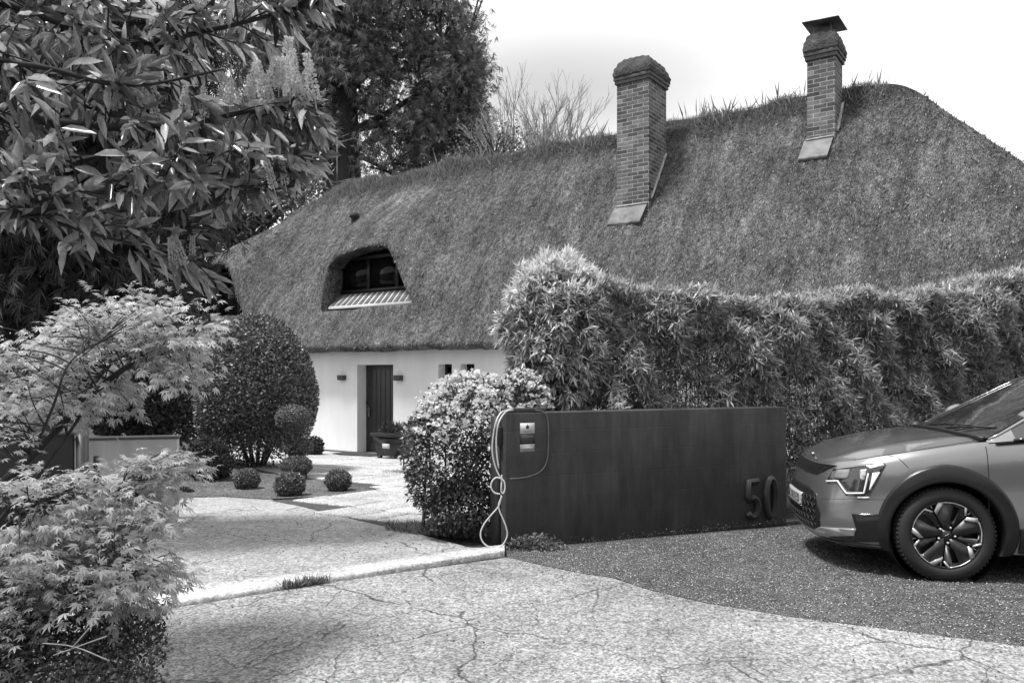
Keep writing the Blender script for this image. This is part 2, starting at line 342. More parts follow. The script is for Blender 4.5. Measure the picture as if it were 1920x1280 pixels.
def T_tuft(n=6, w=.05, spread=.9, rs=3):
    rr = np.random.default_rng(rs); V = []; Fc = []
    for i in range(n):
        a = rr.uniform(-spread, spread); e = rr.uniform(-.5, .5); L = rr.uniform(.6, 1); b = len(V)
        base = rr.uniform(0, .45); d = np.array([math.sin(a), math.cos(a), e*.6]); d /= np.linalg.norm(d); p = np.array([0, base, 0]); s = np.array([d[1], -d[0], .3])*w
        V += [p, p+d*L*.5+s, p+d*L*.5-s, p+d*L+np.array([0, 0, -.12])]; Fc += [(b, b+1, b+2), (b+1, b+3, b+2)]
    return np.array(V, float), np.array(Fc)
LANCE = T_simple(.085, .1); LANCEB = T_blade(.150, .42, .14); OVAL = T_simple(.30, .08); PALM = T_palm(); TUFT = T_tuft(); FINE = T_tuft(8, .035, .6, 5)
def inball(n): 
    v = unit(RG.normal(size=(n, 3))); return v*rnd(n)[:, None]**(1/3)
def blobpts(blobs, n):
    """blobs: (u, v, ru, rv, Y, rY[, weight]) -> n world points"""
    wt = np.array([b[6] if len(b) > 6 else b[2]*b[3] for b in blobs], float); wt /= wt.sum()
    ch = RG.choice(len(blobs), n, p=wt); B = np.array([b[:6] for b in blobs], float)[ch]; q = inball(n)
    Y = B[:, 4]+q[:, 1]*B[:, 5]; sc = B[:, 4]/F
    X = (B[:, 0]-CX)*sc+q[:, 0]*B[:, 2]*sc; Z = EYE-(B[:, 1]-HV)*sc+q[:, 2]*B[:, 3]*sc
    return np.stack([X, Y, Z], -1)
def grow(mb, limbs, targets, r0=.006, sag=.15, seg=6, reach=(.25, 1.6)):
    """thin curved twigs from the nearest limb point to each target; returns tip tangents and the paths"""
    L = np.array([p for l in limbs for p in l]); outp = []
    for t in targets:
        d = np.linalg.norm(L-t, axis=1); ok = np.where(d > reach[0])[0]; ok = ok if len(ok) else np.arange(len(L))
        c = ok[np.argsort(d[ok])[:4]]; b = L[RG.choice(c)]; L_ = np.linalg.norm(t-b)
        m = (b+t)/2+np.array([0, 0, sag*L_])+RG.normal(size=3)*.08*L_
        ts = np.linspace(0, 1, seg+1)[:, None]; path = (1-ts)**2*b+2*ts*(1-ts)*m+ts**2*t
        mb.tube(path, list(np.linspace(r0, r0*.35, seg+1)), 4, False); outp.append(path)
    return outp
def limb(mb, pts, r0, r1, n=7, k=5):
    q = smoothline(pts, k); mb.tube(q, list(np.linspace(r0, r1, len(q))), n); return [np.array(p) for p in q]

# ---------------------------------------------------------------- ground and paving
def build_ground():
    xs = np.concatenate([[-900, -300, -90], np.arange(-30, 30.1, .5), [90, 300, 900]])
    ys = np.concatenate([[-300, -60], np.arange(-6, 30.1, .5), [45, 90, 300, 1200]])
    X, Y = np.meshgrid(xs, ys); Z = gz(X, Y)-.012; n, m = X.shape
    I = np.arange(n*m).reshape(n, m); Fc = np.stack([I[:-1, :-1], I[:-1, 1:], I[1:, 1:], I[1:, :-1]], -1).reshape(-1, 4)
    mk('ground', np.stack([X, Y, Z], -1), [Fc], SOIL, kind='structure')
build_ground()
def gp(*uv): return [tuple(G(u, v)[:2]) for u, v in uv]
apron = [(-4.5, .3), (6.0, .3)]+[(6.0, 3.35)]+gp((1920, 1213), (1700, 1185), (1500, 1160), (1330, 1133), (1220, 1108), (1150, 1085), (1090, 1076), (1000, 1057), (950, 1046), (640, 1090), (320, 1142))+[(-4.4, 3.7)]
drape('driveway', apron, APRON, .006, .5)
lot = [(6.0, 3.33)]+gp((1920, 1211), (1700, 1183), (1500, 1158), (1330, 1131), (1220, 1106), (1150, 1083), (1090, 1074), (1000, 1055), (952, 1046))+[(-.06, 6.86), (2.9, 8.2), (8.5, 10.6), (14, 10.6), (14, 3.3)]
drape('parking_ground', lot, LOT, .002, .5)
def lotgap(x, y): return 0
# threshold strip: a real low step
a0, a1 = G(318, 1140), G(946, 1040); b0, b1 = G(318, 1107), G(946, 1030)
dd = (a1-a0).normalized(); a0 = a0-dd*2.6; b0 = b0-dd*2.6
mb = MB(); n = 26; V = []; 
for i in range(n+1):
    t = i/n; A = a0.lerp(a1, t); B = b0.lerp(b1, t); j = random.uniform(-.006, .006)
    for q, zz in ((A+Vector((0, j, 0)), -.02), (A+Vector((0, j, 0)), .026+random.uniform(-.003, .003)), (A+Vector((0, .014, 0)), .038), (B, .036), (B, -.02)): V.append((q.x, q.y, zz))
mk('threshold_kerb', V, [[i*5+k, (i+1)*5+k, (i+1)*5+k+1, i*5+k+1] for i in range(n) for k in range(4)], STRIP, kind='structure')
inner = [tuple(b0[:2])]+[tuple(b1[:2])]+gp((880, 1027), (740, 990), (640, 968), (560, 948), (500, 935), (420, 930), (335, 932), (270, 936))+[(-6.5, 9.0), (-5.5, 3.6)]
drape('driveway', inner, DRIVE, .006, .5)
# flagstone path: slabs of uneven size
def clip(poly, a, b):
    o = []
    for i in range(len(poly)):
        p, q = poly[i], poly[(i+1) % len(poly)]
        sp = (b[0]-a[0])*(p[1]-a[1])-(b[1]-a[1])*(p[0]-a[0]); sq = (b[0]-a[0])*(q[1]-a[1])-(b[1]-a[1])*(q[0]-a[0])
        if sp >= 0: o.append(p)
        if (sp > 0) != (sq > 0) and sp != sq: t = sp/(sp-sq); o.append((p[0]+(q[0]-p[0])*t, p[1]+(q[1]-p[1])*t))
    return o
def bsp(x0, y0, x1, y1, out_):
    w_, h_ = x1-x0, y1-y0
    if max(w_, h_) < 1.0 and (max(w_, h_) < .72 or random.random() < .45): out_.append((x0, y0, x1, y1)); return
    t = random.uniform(.36, .64)
    if w_ > h_: bsp(x0, y0, x0+w_*t, y1, out_); bsp(x0+w_*t, y0, x1, y1, out_)
    else: bsp(x0, y0, x1, y0+h_*t, out_); bsp(x0, y0+h_*t, x1, y1, out_)
HA = math.atan2(-.570, .821); E = Vector((.821, -.570, 0)); NI = Vector((.570, .821, 0)); P0 = Vector((-3.58, 18.5, 0))
def hw(s, D, z=0): return P0+E*s+NI*D+Vector((0, 0, z))
pathpoly = gp((505, 939), (720, 928), (640, 905), (560, 893), (470, 893))+[tuple(hw(-6, .02)[:2]), tuple(hw(7, .02)[:2])]+[(.5, 10.5)]+gp((860, 1000), (742, 992), (640, 969), (560, 949))
drape('path', pathpoly, PAVEJ, .010, .5)
cells = []; bsp(-9, -11.5, 8, .0, cells); mb = MB()
tris = []
bm = bmesh.new(); bm.faces.new([bm.verts.new((a, b, 0)) for a, b in pathpoly]); bmesh.ops.triangulate(bm, faces=bm.faces[:])
PT = [[tuple(v.co[:2]) for v in (f.verts if f.normal.z > 0 else reversed(f.verts[:]))] for f in bm.faces if not f.normal_update()]; bm.free()
def inpoly(p, poly):
    c = False; n = len(poly)
    for i in range(n):
        a, b = poly[i], poly[i-1]
        if (a[1] > p[1]) != (b[1] > p[1]) and p[0] < (b[0]-a[0])*(p[1]-a[1])/(b[1]-a[1])+a[0]: c = not c
    return c
for x0, y0, x1, y1 in cells:
    g = .016
    q = [tuple(hw(a, b)[:2]) for a, b in ((x0+g, y0+g), (x1-g, y0+g), (x1-g, y1-g), (x0+g, y1-g))]
    q = [(a+random.uniform(-.012, .012), b+random.uniform(-.012, .012)) for a, b in q]
    ins = sum(inpoly(p, pathpoly) for p in q)
    if ins < 3: continue
    h = .026+random.uniform(-.003, .003); nn = len(q); cx_ = sum(a for a, b in q)/nn; cy_ = sum(b for a, b in q)/nn
    Vt = [(a, b, float(gz(a, b))+.006) for a, b in q]+[(a, b, float(gz(a, b))+h-.006) for a, b in q]+[(cx_+(a-cx_)*.975, cy_+(b-cy_)*.975, float(gz(a, b))+h) for a, b in q]
    mb.add(Vt, [[2*nn+i for i in range(nn)]]+[[i, (i+1) % nn, nn+(i+1) % nn, nn+i] for i in range(nn)]+[[nn+i, nn+(i+1) % nn, 2*nn+(i+1) % nn, 2*nn+i] for i in range(nn)])
mb.build('path', SLAB, kind='structure')
bed = gp((335, 934), (420, 932), (500, 937), (620, 931), (722, 926), (640, 904), (560, 892), (500, 888))+[(-6.5, 15.2), (-9.5, 15.0), (-8.0, 10.6)]
drape('gravel_bed', bed, BED, .013, .4, skirt=.04)

# ---------------------------------------------------------------- the thatched house (local x along the front, y into the house)
house = empty('thatched_house', tuple(P0), HA, label='long white house under a thatched roof with two brick chimneys and eyebrow dormers', cat='house')
ZG = -.40; SL, SR, DR = -10.2, 15.4, 2.88; EZ = 2.10; PITCH = 1.46; ZR = 7.12
def smin(a, b, k):
    h = np.clip(.5+.5*(b-a)/k, 0, 1); return b*(1-h)+a*h-k*h*(1-h)
OUT = np.array([(-1.43, 3.02), (-1.425, 3.6), (-1.40, 4.0), (-1.30, 4.25), (-1.12, 4.36), (-.6, 4.42), (.1, 4.49), (.42, 4.46), (.68, 4.33), (.85, 4.10), (1.2, 3.55), (1.61, 3.02)])
def sL(D0): Z = 2.93+np.clip((D0-.12)/.519, 0, 1.42); return np.interp(Z, [2.93, 3.6, 4.0, 4.25, 4.36], [-1.43, -1.425, -1.40, -1.30, -1.12])
def sRr(D0): Z = 2.93+np.clip((D0-.12)/.519, 0, 1.52); return np.interp(Z, [2.93, 3.55, 4.10, 4.33, 4.46], [1.67, 1.2, .85, .68, .42])
DORM = (0.0, -5.97)
def roofpt(s, D):
    s = np.asarray(s, float); D = np.asarray(D, float)
    fr = EZ+PITCH*(D+.45); bk = EZ+PITCH*(2*DR+.45-D); lf = EZ+.93*(s-SL); rt = EZ+1.09*(SR-s)
    z = smin(fr, bk, .35); z = smin(z, lf, 2.0); z = smin(z, rt, .35)
    u_ = np.clip((z-EZ)/4.9, 0, 1); z = z-.10*np.sin(u_*math.pi)*0+.05*np.sin(s*.9)*u_*(1-u_)*2
    h = np.zeros_like(z)
    for s0 in DORM:
        q = s-s0; prof = np.where(D < .914, .822*(D-.12), .653*(1-np.clip((D-.914)/1.35, 0, 1)**1.0)**1.6*1.0)
        prof = np.where(D < .914, prof, .653*(.5+.5*np.cos(math.pi*np.clip((D-.914)/1.75, 0, 1)))); prof = np.clip(prof, 0, None)
        dist = np.maximum(sL(D)-q, q-sRr(D)); dist = np.clip(dist-.03, 0, None)
        wd = 1.55; f = 1-np.clip(dist/wd, 0, 1); f = f*f*(3-2*f); h = np.maximum(h, prof*f)
    # slight settling of the straw
    h = h+.045*np.sin(s*2.1+D*1.3)*np.sin(D*1.6+.4)+.02*np.sin(s*4.7-D*1.9)*np.sin(D*1.3+.5)+.012*np.sin(s*7.3)*np.sin(D*6.1+s)
    return np.stack([s, D-.825*h, z+.565*h], -1)
ss = np.arange(SL, SR+.001, .08); Ds = np.concatenate([np.arange(-.45, 2.60, .055), np.arange(2.6, 3.3, .09), np.arange(3.3, 6.21, .3), [6.21]])
S_, D_ = np.meshgrid(ss, Ds, indexing='ij')
# snap grid vertices to the dormer outlines
S2, D2 = S_.copy(), D_.copy(); inside = np.zeros_like(S_, bool)
def snap(S2, D2, S_, D_, poly):
    Pn = np.array(poly); ins = np.zeros(S_.shape, bool); A = Pn; B = np.roll(Pn, -1, 0)
    best = np.full(S_.shape, 1e9); bx = S_.copy(); by = D_.copy()
    for a, b in zip(A, B):
        c = (a[1] > D_) != (b[1] > D_); xx = (b[0]-a[0])*(D_-a[1])/((b[1]-a[1]) if b[1] != a[1] else 1e-9)+a[0]; ins ^= c & (S_ < xx)
        ab = b-a; t = np.clip(((S_-a[0])*ab[0]+(D_-a[1])*ab[1])/(ab@ab+1e-12), 0, 1); px = a[0]+t*ab[0]; py = a[1]+t*ab[1]
        d = np.hypot(S_-px, D_-py); m = d < best; best = np.where(m, d, best); bx = np.where(m, px, bx); by = np.where(m, py, by)
    return ins, best, bx, by
for s0 in DORM:
    poly = [(s0+a, .12+.519*(b-2.93)) for a, b in OUT]
    ins, best, bx, by = snap(S2, D2, S_, D_, poly); near = best < .045
    S2 = np.where(near, bx, S2); D2 = np.where(near, by, D2); inside |= ins & ~near
PTS = roofpt(S2, D2); n, m = S_.shape; I = np.arange(n*m).reshape(n, m)
Fq = np.stack([I[:-1, :-1], I[1:, :-1], I[1:, 1:], I[:-1, 1:]], -1).reshape(-1, 4)
insf = inside.ravel()[Fq].any(1)
cen = np.stack([S2.ravel()[Fq].mean(1), D2.ravel()[Fq].mean(1)], -1)
for s0 in DORM:
    poly = np.array([(s0+a, .12+.519*(b-2.93)) for a, b in OUT]); A = poly; B = np.roll(poly, -1, 0); c2 = np.zeros(len(cen), bool)
    for a, b in zip(A, B):
        if a[1] == b[1]: continue
        c2 ^= ((a[1] > cen[:, 1]) != (b[1] > cen[:, 1])) & (cen[:, 0] < (b[0]-a[0])*(cen[:, 1]-a[1])/(b[1]-a[1])+a[0])
    insf |= c2
Fk = Fq[~insf]
V = PTS.reshape(-1, 3)
# boundary of the kept faces -> reveals (dormers) and eave thickness
ed = {}
for f in Fk:
    for a, b in ((f[0], f[1]), (f[1], f[2]), (f[2], f[3]), (f[3], f[0])):
        ed[(a, b)] = 1
bd = [e for e in ed if (e[1], e[0]) not in ed]
rim = [e for e in bd if not (S_.ravel()[e[0]] in (ss[0], ss[-1]) and S_.ravel()[e[1]] in (ss[0], ss[-1])) and not (D_.ravel()[e[0]] in (Ds[0], Ds[-1]) and D_.ravel()[e[1]] in (Ds[0], Ds[-1]))]
eav = [e for e in bd if e not in set(rim)]
V = V.copy()
def addstrip(V, Fl, edges, offs):
    ids = sorted({i for e in edges for i in e}); prev = {i: i for i in ids}
    for off in offs:
        mp_ = {i: len(V)+k for k, i in enumerate(ids)}; newv = np.array([off(V[i]) for i in ids]); V = np.vstack([V, newv])
        Fl += [[prev[b], prev[a], mp_[a], mp_[b]] for a, b in edges]; prev = mp_
    return V
Fl = []
rr_ = random.Random(4)
def eave_off(d, dz, jit):
    def f(p):
        c = np.array([3.1, DR, 0]); s_, D__ = p[0], p[1]; o = np.array([0., 0., dz+rr_.uniform(-jit, jit)])
        if D__ < DR: o[1] += d
        else: o[1] -= d
        if s_ < SL+.6: o[0] += d
        if s_ > SR-.6: o[0] -= d
        return p+o
    return f
V = addstrip(V, Fl, eav, [eave_off(.05, -.05, .016), eave_off(.20, -.11, .010), eave_off(.50, -.09, 0)])
SC = lambda p, k, dy: np.array([p[0], p[1]+dy, p[2]])
V = addstrip(V, Fl, rim, [lambda p: p+np.array([0, .02, -.008]), lambda p: p+np.array([0, .10, -.012]), lambda p: np.array([p[0], max(p[1], 0)+.75, p[2]])])
roof = mk('thatched_roof', V, [Fk, np.array(Fl)], THATCH, house, smooth=True)
# straw ends over the visible slopes, part of the same roof
def straw():
    nS = 120000; s = rnd(nS, SL+.1, SR-.1); D = rnd(nS, -.44, 2.8)
    p = roofpt(s, D); e = 1e-3; pu = roofpt(s, D-e); px = roofpt(s+e, D); down = unit(pu-p); nn_ = unit(np.cross(unit(px-p), -down))
    L0 = rnd(nS, .03, .09); L0[:26000] = rnd(26000, .07, .14)
    ok = np.ones(nS, bool)
    for s0 in DORM: ok &= ~((s-s0 > sL(D)-.02) & (s-s0 < sRr(D)+.02) & (D > .10) & (D < .93))
    p, down, nn_, s, D, L0 = p[ok], down[ok], nn_[ok], s[ok], D[ok], L0[ok]
    d = unit(down+nn_*rnd(len(p), .05, .42)[:, None]+RG.normal(size=p.shape)*.16); L = L0
    tv, tf = T_simple(.075, 0); V1, F1 = scatter(tv, tf, p-nn_*.01, frames(d, nn_+RG.normal(size=p.shape)*.5), L)
    mk('straw_ends', V1, [F1], STRAW, house, tone=np.repeat(np.clip(RG.normal(.42, .30, len(p)), 0, 1), 4), kind='stuff')
straw()
# eave fringe and dormer fringe
def fringe():
    n_ = 2600; s = rnd(n_, SL+.4, SR-.4); p = roofpt(s, np.full(n_, -.45)); p[:, 2] -= rnd(n_, 0, .05); p[:, 1] += rnd(n_, 0, .06)
    d = unit(np.array([0, -.35, -1.])+RG.normal(size=p.shape)*.3); tv, tf = T_simple(.07)
    V1, F1 = scatter(tv, tf, p, frames(d, np.tile([0, -1., .3], (n_, 1))+RG.normal(size=p.shape)*.3), rnd(n_, .02, .055))
    mk('eave_fringe', V1, [F1], STRAW, house, tone=np.repeat(rnd(n_, 0, .15), 4), kind='stuff')  # straw tone kept near black, painting in the shade under the eave
fringe()
# walls
wb = MB(); ops = [(0.0, 1.13, ZG, 1.70), (2.44, 2.81, .35, 1.70), (3.04, 3.41, .35, 1.70)]; WT = 2.06
xs = [-8.7]+[o[i] for o in ops for i in (0, 1)]+[14.9]
def wbox(x0, x1, z0, z1, y0=0, y1=.34): wb.box(((x0+x1)/2, (y0+y1)/2, (z0+z1)/2), (x1-x0, y1-y0, z1-z0))
zs_ = [ZG-.3, ZG, .35, 1.70, WT]
def isop(xm, zm): return any(a < xm < b and z0 < zm < z1 for a, b, z0, z1 in ops)
for i in range(len(xs)-1):
    for k in range(len(zs_)-1):
        x0, x1, z0, z1 = xs[i], xs[i+1], zs_[k], zs_[k+1]; me_ = isop((x0+x1)/2, (z0+z1)/2)
        if me_: continue
        q = [(x0, 0, z0), (x1, 0, z0), (x1, 0, z1), (x0, 0, z1)]; wb.add(q, [(0, 1, 2, 3)]); wb.add([(a, .34, b) for a, _, b in q], [(3, 2, 1, 0)])
        xm, zm = (x0+x1)/2, (z0+z1)/2
        if i+1 < len(xs)-1 and isop((xs[i+1]+xs[i+2])/2, zm): wb.add([(x1, 0, z0), (x1, .34, z0), (x1, .34, z1), (x1, 0, z1)], [(0, 1, 2, 3)])
        if i > 0 and isop((xs[i-1]+xs[i])/2, zm): wb.add([(x0, 0, z0), (x0, .34, z0), (x0, .34, z1), (x0, 0, z1)], [(3, 2, 1, 0)])
        if k > 0 and isop(xm, (zs_[k-1]+zs_[k])/2): wb.add([(x0, 0, z0), (x1, 0, z0), (x1, .34, z0), (x0, .34, z0)], [(3, 2, 1, 0)])
        if k+1 < len(zs_)-1 and isop(xm, (zs_[k+1]+zs_[k+2])/2): wb.add([(x0, 0, z1), (x1, 0, z1), (x1, .34, z1), (x0, .34, z1)], [(0, 1, 2, 3)])
wbox(-8.7, -8.36, ZG-.3, WT, .34, 5.7); wbox(14.56, 14.9, ZG-.3, WT, .34, 5.7); wbox(-8.7, 14.9, ZG-.3, WT, 5.42, 5.76)
wall = wb.build('wall', WHITE, house)
MB().box((3, -.006, ZG+.03), (23.6, .03, .12)).build('plinth', simple('dark_plinth', .06, .9), house)
# door
dm = MB(); dm.box((.565, .305, .655), (1.11, .05, 2.07), bev=.004); door = dm.build('door', PAINTD, house)
pm = MB()
for i in range(5): pm.box((.265+i*.15, .275, .78), (.138, .012, 1.62), bev=.004)
pm.box((.565, .272, -.22), (.80, .014, .2), bev=.004); pm.build('board_panel', PAINTD, door)
hm = MB(); hm.box((.115, .262, .62), (.04, .02, .24), bev=.004); hm.tube([(.115, .25, .67), (.115, .21, .67), (.22, .21, .67)], .011, 8); hm.build('handle', LEAD, door)
MB().box((.565, .20, ZG+.045), (1.12, .26, .05)).build('doorstep', simple('grey_step', .3, .8), house)
MB().box((-.035+.1, .24, .82), (.03, .03, .05), bev=.006).build('door_bell', BLACK, house)
for a, b, z0, z1 in ops[1:]:
    f = MB(); c = (a+b)/2; w_ = b-a
    for dx in (-1, 1): f.box((c+dx*(w_/2-.03), .25, (z0+z1)/2), (.055, .05, z1-z0-.01))
    for zz in (z0+.03, z1-.03): f.box((c, .25, zz), (w_-.12, .048, .05))
    fo = f.build('window', BLACK, house); MB().box((c, .262, (z0+z1)/2), (w_-.1, .01, z1-z0-.1)).build('pane', GLASSD, fo)
for s_ in (-.46, 1.33):
    L = MB(); L.box((s_, -.055, 1.405), (.20, .10, .115), bev=.006); L.box((s_, -.007, 1.405), (.09, .012, .09)); L.box((s_, -.055, 1.345), (.15, .06, .006)); L.build('wall_lamp', simple('dark_lamp_metal', .045, .5), house)
# dormer windows: frame, panes, sloping brick sill
for s0 in DORM:
    fr_ = MB()
    x0, x1, z0, z1, y = s0-1.46, s0+1.12, (3.47 if s0 == 0 else 2.95), 4.38, .86
    for xx in (x0+.04, x0+.98, x0+1.93, x1-.04): fr_.box((xx, y, (z0+z1)/2), (.085, .08, z1-z0))
    for zz in (z0+.045, z1-.045): fr_.box(((x0+x1)/2, y-.003, zz), (x1-x0, .076, .09))
    fo = fr_.build('dormer_window', BLACK, house)
    for a, b in ((x0+.08, x0+.94), (x0+1.02, x0+1.89), (x0+1.97, x1-.08)): MB().box(((a+b)/2, y+.01, (z0+z1)/2), (b-a, .012, z1-z0-.18)).build('pane', GLASSD, fo)
    # thin black sheet standing in for the unlit room behind
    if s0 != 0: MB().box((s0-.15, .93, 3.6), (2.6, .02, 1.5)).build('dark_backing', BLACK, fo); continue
    A = [(s0-1.30, .30, 3.10), (s0+1.55, .30, 3.10), (s0+1.30, .86, 3.47), (s0-1.44, .86, 3.47)]
    V_ = A+[(x_, y_+.0, z_-.09) for x_, y_, z_ in A]; uvs = [(0.04, 0), (0.04, 2.85), (.70, 2.75), (.70, 0)]*2
    nb = 15; mo = MB(); bk = MB()
    for i in range(nb):
        t0, t1 = (i+.13)/nb, (i+.87)/nb
        l = lambda t, q0, q1: Vector(A[q0]).lerp(Vector(A[q1]), t)
        p0, p1, p2, p3 = l(t0, 0, 1), l(t1, 0, 1), l(t1, 3, 2), l(t0, 3, 2); up = Vector((0, -.002, .006)); k_ = [p0*.92+p3*.08, p1*.92+p2*.08, p2*.97+p0*.03, p3*.97+p1*.03]
        bk.add([p-Vector((0, 0, .03)) for p in k_]+[p+up for p in k_], [(4, 5, 6, 7), (0, 1, 5, 4), (1, 2, 6, 5), (3, 0, 4, 7)])
    V8 = [Vector(a) for a in A]; mo.add([v+Vector((0, .02, -.045)) for v in V8]+[v+Vector((0, -.003, 0)) for v in V8], [(4, 5, 6, 7), (0, 1, 5, 4), (1, 2, 6, 5), (3, 0, 4, 7)])
    so_ = mo.build('window_sill', simple('white_mortar', .62, .9, .15), house); bk.build('sill_bricks', simple('sill_brick_face', .12, .9, .3, 6, .4, 40), so_)
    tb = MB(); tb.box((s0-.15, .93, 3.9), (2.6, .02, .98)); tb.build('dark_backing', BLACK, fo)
# thatch apron under the sill: covered by straw roof itself
# chimneys
def chimney(s1, wd, D0, dp, zb, zt, cap, cowl):
    """s1 = right front corner"""
    s0 = s1-wd; V = []; Fc = []; UV = []
    c = [(s0, D0), (s1, D0), (s1, D0+dp), (s0, D0+dp)]; u_ = [0, wd, wd+dp, 2*wd+dp, 2*wd+2*dp]
    for i in range(4):
        a, b = c[i], c[(i+1) % 4]; k = len(V); V += [(a[0], a[1], zb), (b[0], b[1], zb), (b[0], b[1], zt), (a[0], a[1], zt)]
        UV += [(u_[i], zb), (u_[i+1], zb), (u_[i+1], zt), (u_[i], zt)]; Fc.append([k, k+1, k+2, k+3])
    ch = mk('chimney', V, Fc, BRICK, house, uv=UV)
    m_ = MB(); cx_, cy_ = (s0+s1)/2, D0+dp/2
    m_.box((cx_, cy_, zt+.035), (wd+.07, dp+.07, .07), bev=.006); m_.box((cx_, cy_, zt+.105), (wd+.11, dp+.11, .066), bev=.006)
    m_.build('corbel_course', simple('corbel_brick', .10, .9, .3, 12, .6, 40), ch)
    # rough domed cement cap
    bm = bmesh.new(); bmesh.ops.create_cube(bm, size=1); bmesh.ops.subdivide_edges(bm, edges=bm.edges[:], cuts=9, use_grid_fill=True)
    for v in bm.verts:
        x_, y_, z_ = v.co; t = z_+.5; k = 1-.24*max(0, t-.35)**1.1*1.4; rr2 = 1+.02*math.sin(x_*23+z_*17)+.02*math.sin(y_*19+x_*7)
        zz_ = t*cap*(1-.12*(abs(x_)*2)**4)
        v.co = (cx_+x_*(wd+.13)*k*rr2, cy_+y_*(dp+.13)*k*rr2, zt+.139+zz_+.01*math.sin(x_*31+y_*27))
    me = bpy.data.meshes.new('chimney_cap'); bm.to_mesh(me); bm.free(); me.polygons.foreach_set('use_smooth', [True]*len(me.polygons)); me.materials.append(CAPM)
    o = bpy.data.objects.new('chimney_cap', me); COL.objects.link(o); o.parent = ch
    if cowl:
        ztop = zt+.14+cap
        for a, b in ((-1, -1), (1, -1), (1, 1), (-1, 1)): MB().tube([(cx_+a*wd*.3, cy_+b*dp*.3, ztop-.1), (cx_+a*wd*.3, cy_+b*dp*.3, ztop+.17)], .012, 6).build('cowl_leg', LEAD, ch)
        MB().box((cx_, cy_, ztop+.18), (wd+.15, dp+.15, .018), M=Matrix.Translation((cx_, cy_, ztop+.18)) @ Matrix.Rotation(R(3), 4, 'Y') @ Matrix.Translation((-cx_, -cy_, -ztop-.18))).build('cowl_plate', ZINC, ch)
    # lead apron at the front and mortar fillet on the right flank
    Zf = EZ+PITCH*(D0+.45); q = MB(); n_ = 8; V = []; Fc = []
    for i in range(n_+1):
        t = i/n_; x_ = s0-.05+(wd+.02)*t; j = .012*math.sin(i*2.3)
        for k, (dy, dz) in enumerate(((-.005, .06), (-.03, .02), (-.24+j, -.30+j), (-.26+j, -.345+j), (-.22+j, -.37))): V.append((x_+(dy*.18), D0+dy, Zf+dz+.06))
    Fc = [[i*5+k, (i+1)*5+k, (i+1)*5+k+1, i*5+k+1][::-1] for i in range(n_) for k in range(4)]
    mk('lead_flashing', V, Fc, LEAD, ch)
    q = MB(); pts = []; rd = []
    for i in range(12):
        t = i/11; D = D0+.12+(dp-.12)*t; Z = EZ+PITCH*(D+.45); pts.append((s1+.015+.01*math.sin(i*3.1), D-.03, Z+.05+.015*math.sin(i*2.2))); rd.append(.022+.01*abs(math.sin(i*1.7)))
    q.tube(pts, rd, 6); q.tube([(s0-.02, D0-.012, Zf+.125), (s1-.03, D0-.012, Zf+.13)], .016, 6)
    q.build('mortar_fillet', MORTAR, ch)
    return ch
chimney(6.70, .70, 1.36, .84, 4.0, 7.33, .36, False)
chimney(10.06, .49, 1.98, .56, 5.0, 7.22, .36, True)
# third, low stack behind the ridge at the left with a flat plate, and an aerial
tk = MB(); tk.box((-4.55, 4.2, 6.4), (.5, .5, 1.6)); t3 = tk.build('chimney', CAPM, house)
MB().box((-4.55, 4.2, 7.32), (.95, .8, .03)).build('cowl_plate', ZINC, t3)
MB().box((-4.55, 4.2, 7.24), (.06, .06, .14)).build('cowl_leg', LEAD, t3)
an = MB(); an.tube([(-4.0, 3.1, 6.4), (-4.0, 3.1, 8.45)], .018, 6); 
for zz, L_ in ((8.15, .9), (8.3, .6)): an.tube([(-4.0-.1, 3.1-.1, zz), (-4.0+L_, 3.1-.1, zz+.05)], .01, 5)
for k in range(6): an.tube([(-3.95+k*.13, 2.9, 8.16), (-3.95+k*.13, 3.12, 8.22)], .006, 4)
an.build('aerial', LEAD, house)
vp = roofpt(np.array([-1.62]), np.array([1.75]))[0]
vm = MB(); vm.lathe([(0, .16), (.09, .15), (.13, .08), (.13, .02), (.08, .0), (.08, -.14)], 14, Matrix.Translation(Vector(vp)+Vector((0, -.03, .05)))); vm.build('roof_vent', simple('vent_cap', .03, .8), house, smooth=True)

# ridge vegetation
def ridge_grass():
    n_ = 34000; s = rnd(n_, SL+1.5, 10.8); D = RG.normal(DR-.12, .17, n_); p = roofpt(s, np.clip(D, 1.9, 3.4)); p[:, 2] -= .02
    clump = .5+.5*np.sin(s*3.1)*np.sin(s*1.37+1); tall = (RG.random(n_) < .045*clump*(s > 0)); dens = RG.random(n_) < (.55+.45*clump)
    p, s, tall, clump = p[dens], s[dens], tall[dens], clump[dens]; n_ = len(p)
    d = unit(np.array([0, -.25, 1.])+RG.normal(size=(n_, 3))*np.array([.5, .5, .2])); L = rnd(n_, .06, .15)*(.6+.7*clump)*np.where(s < 2, 1.35, 1.0); L = np.where(tall, rnd(n_, .22, .5), L)
    tv, tf = T_simple(.035, .12); M_ = np.array(MW(house))
    V1, F1 = scatter(tv, tf, p, frames(d, RG.normal(size=(n_, 3))), L); V1 = V1@M_[:3, :3].T+M_[:3, 3]
    mk('ridge_grass', V1, [F1], GRASS, None, tone=np.repeat(rnd(n_), 4), label='tufts of grass and moss growing along the thatched ridge', cat='grass', kind='stuff')
ridge_grass()

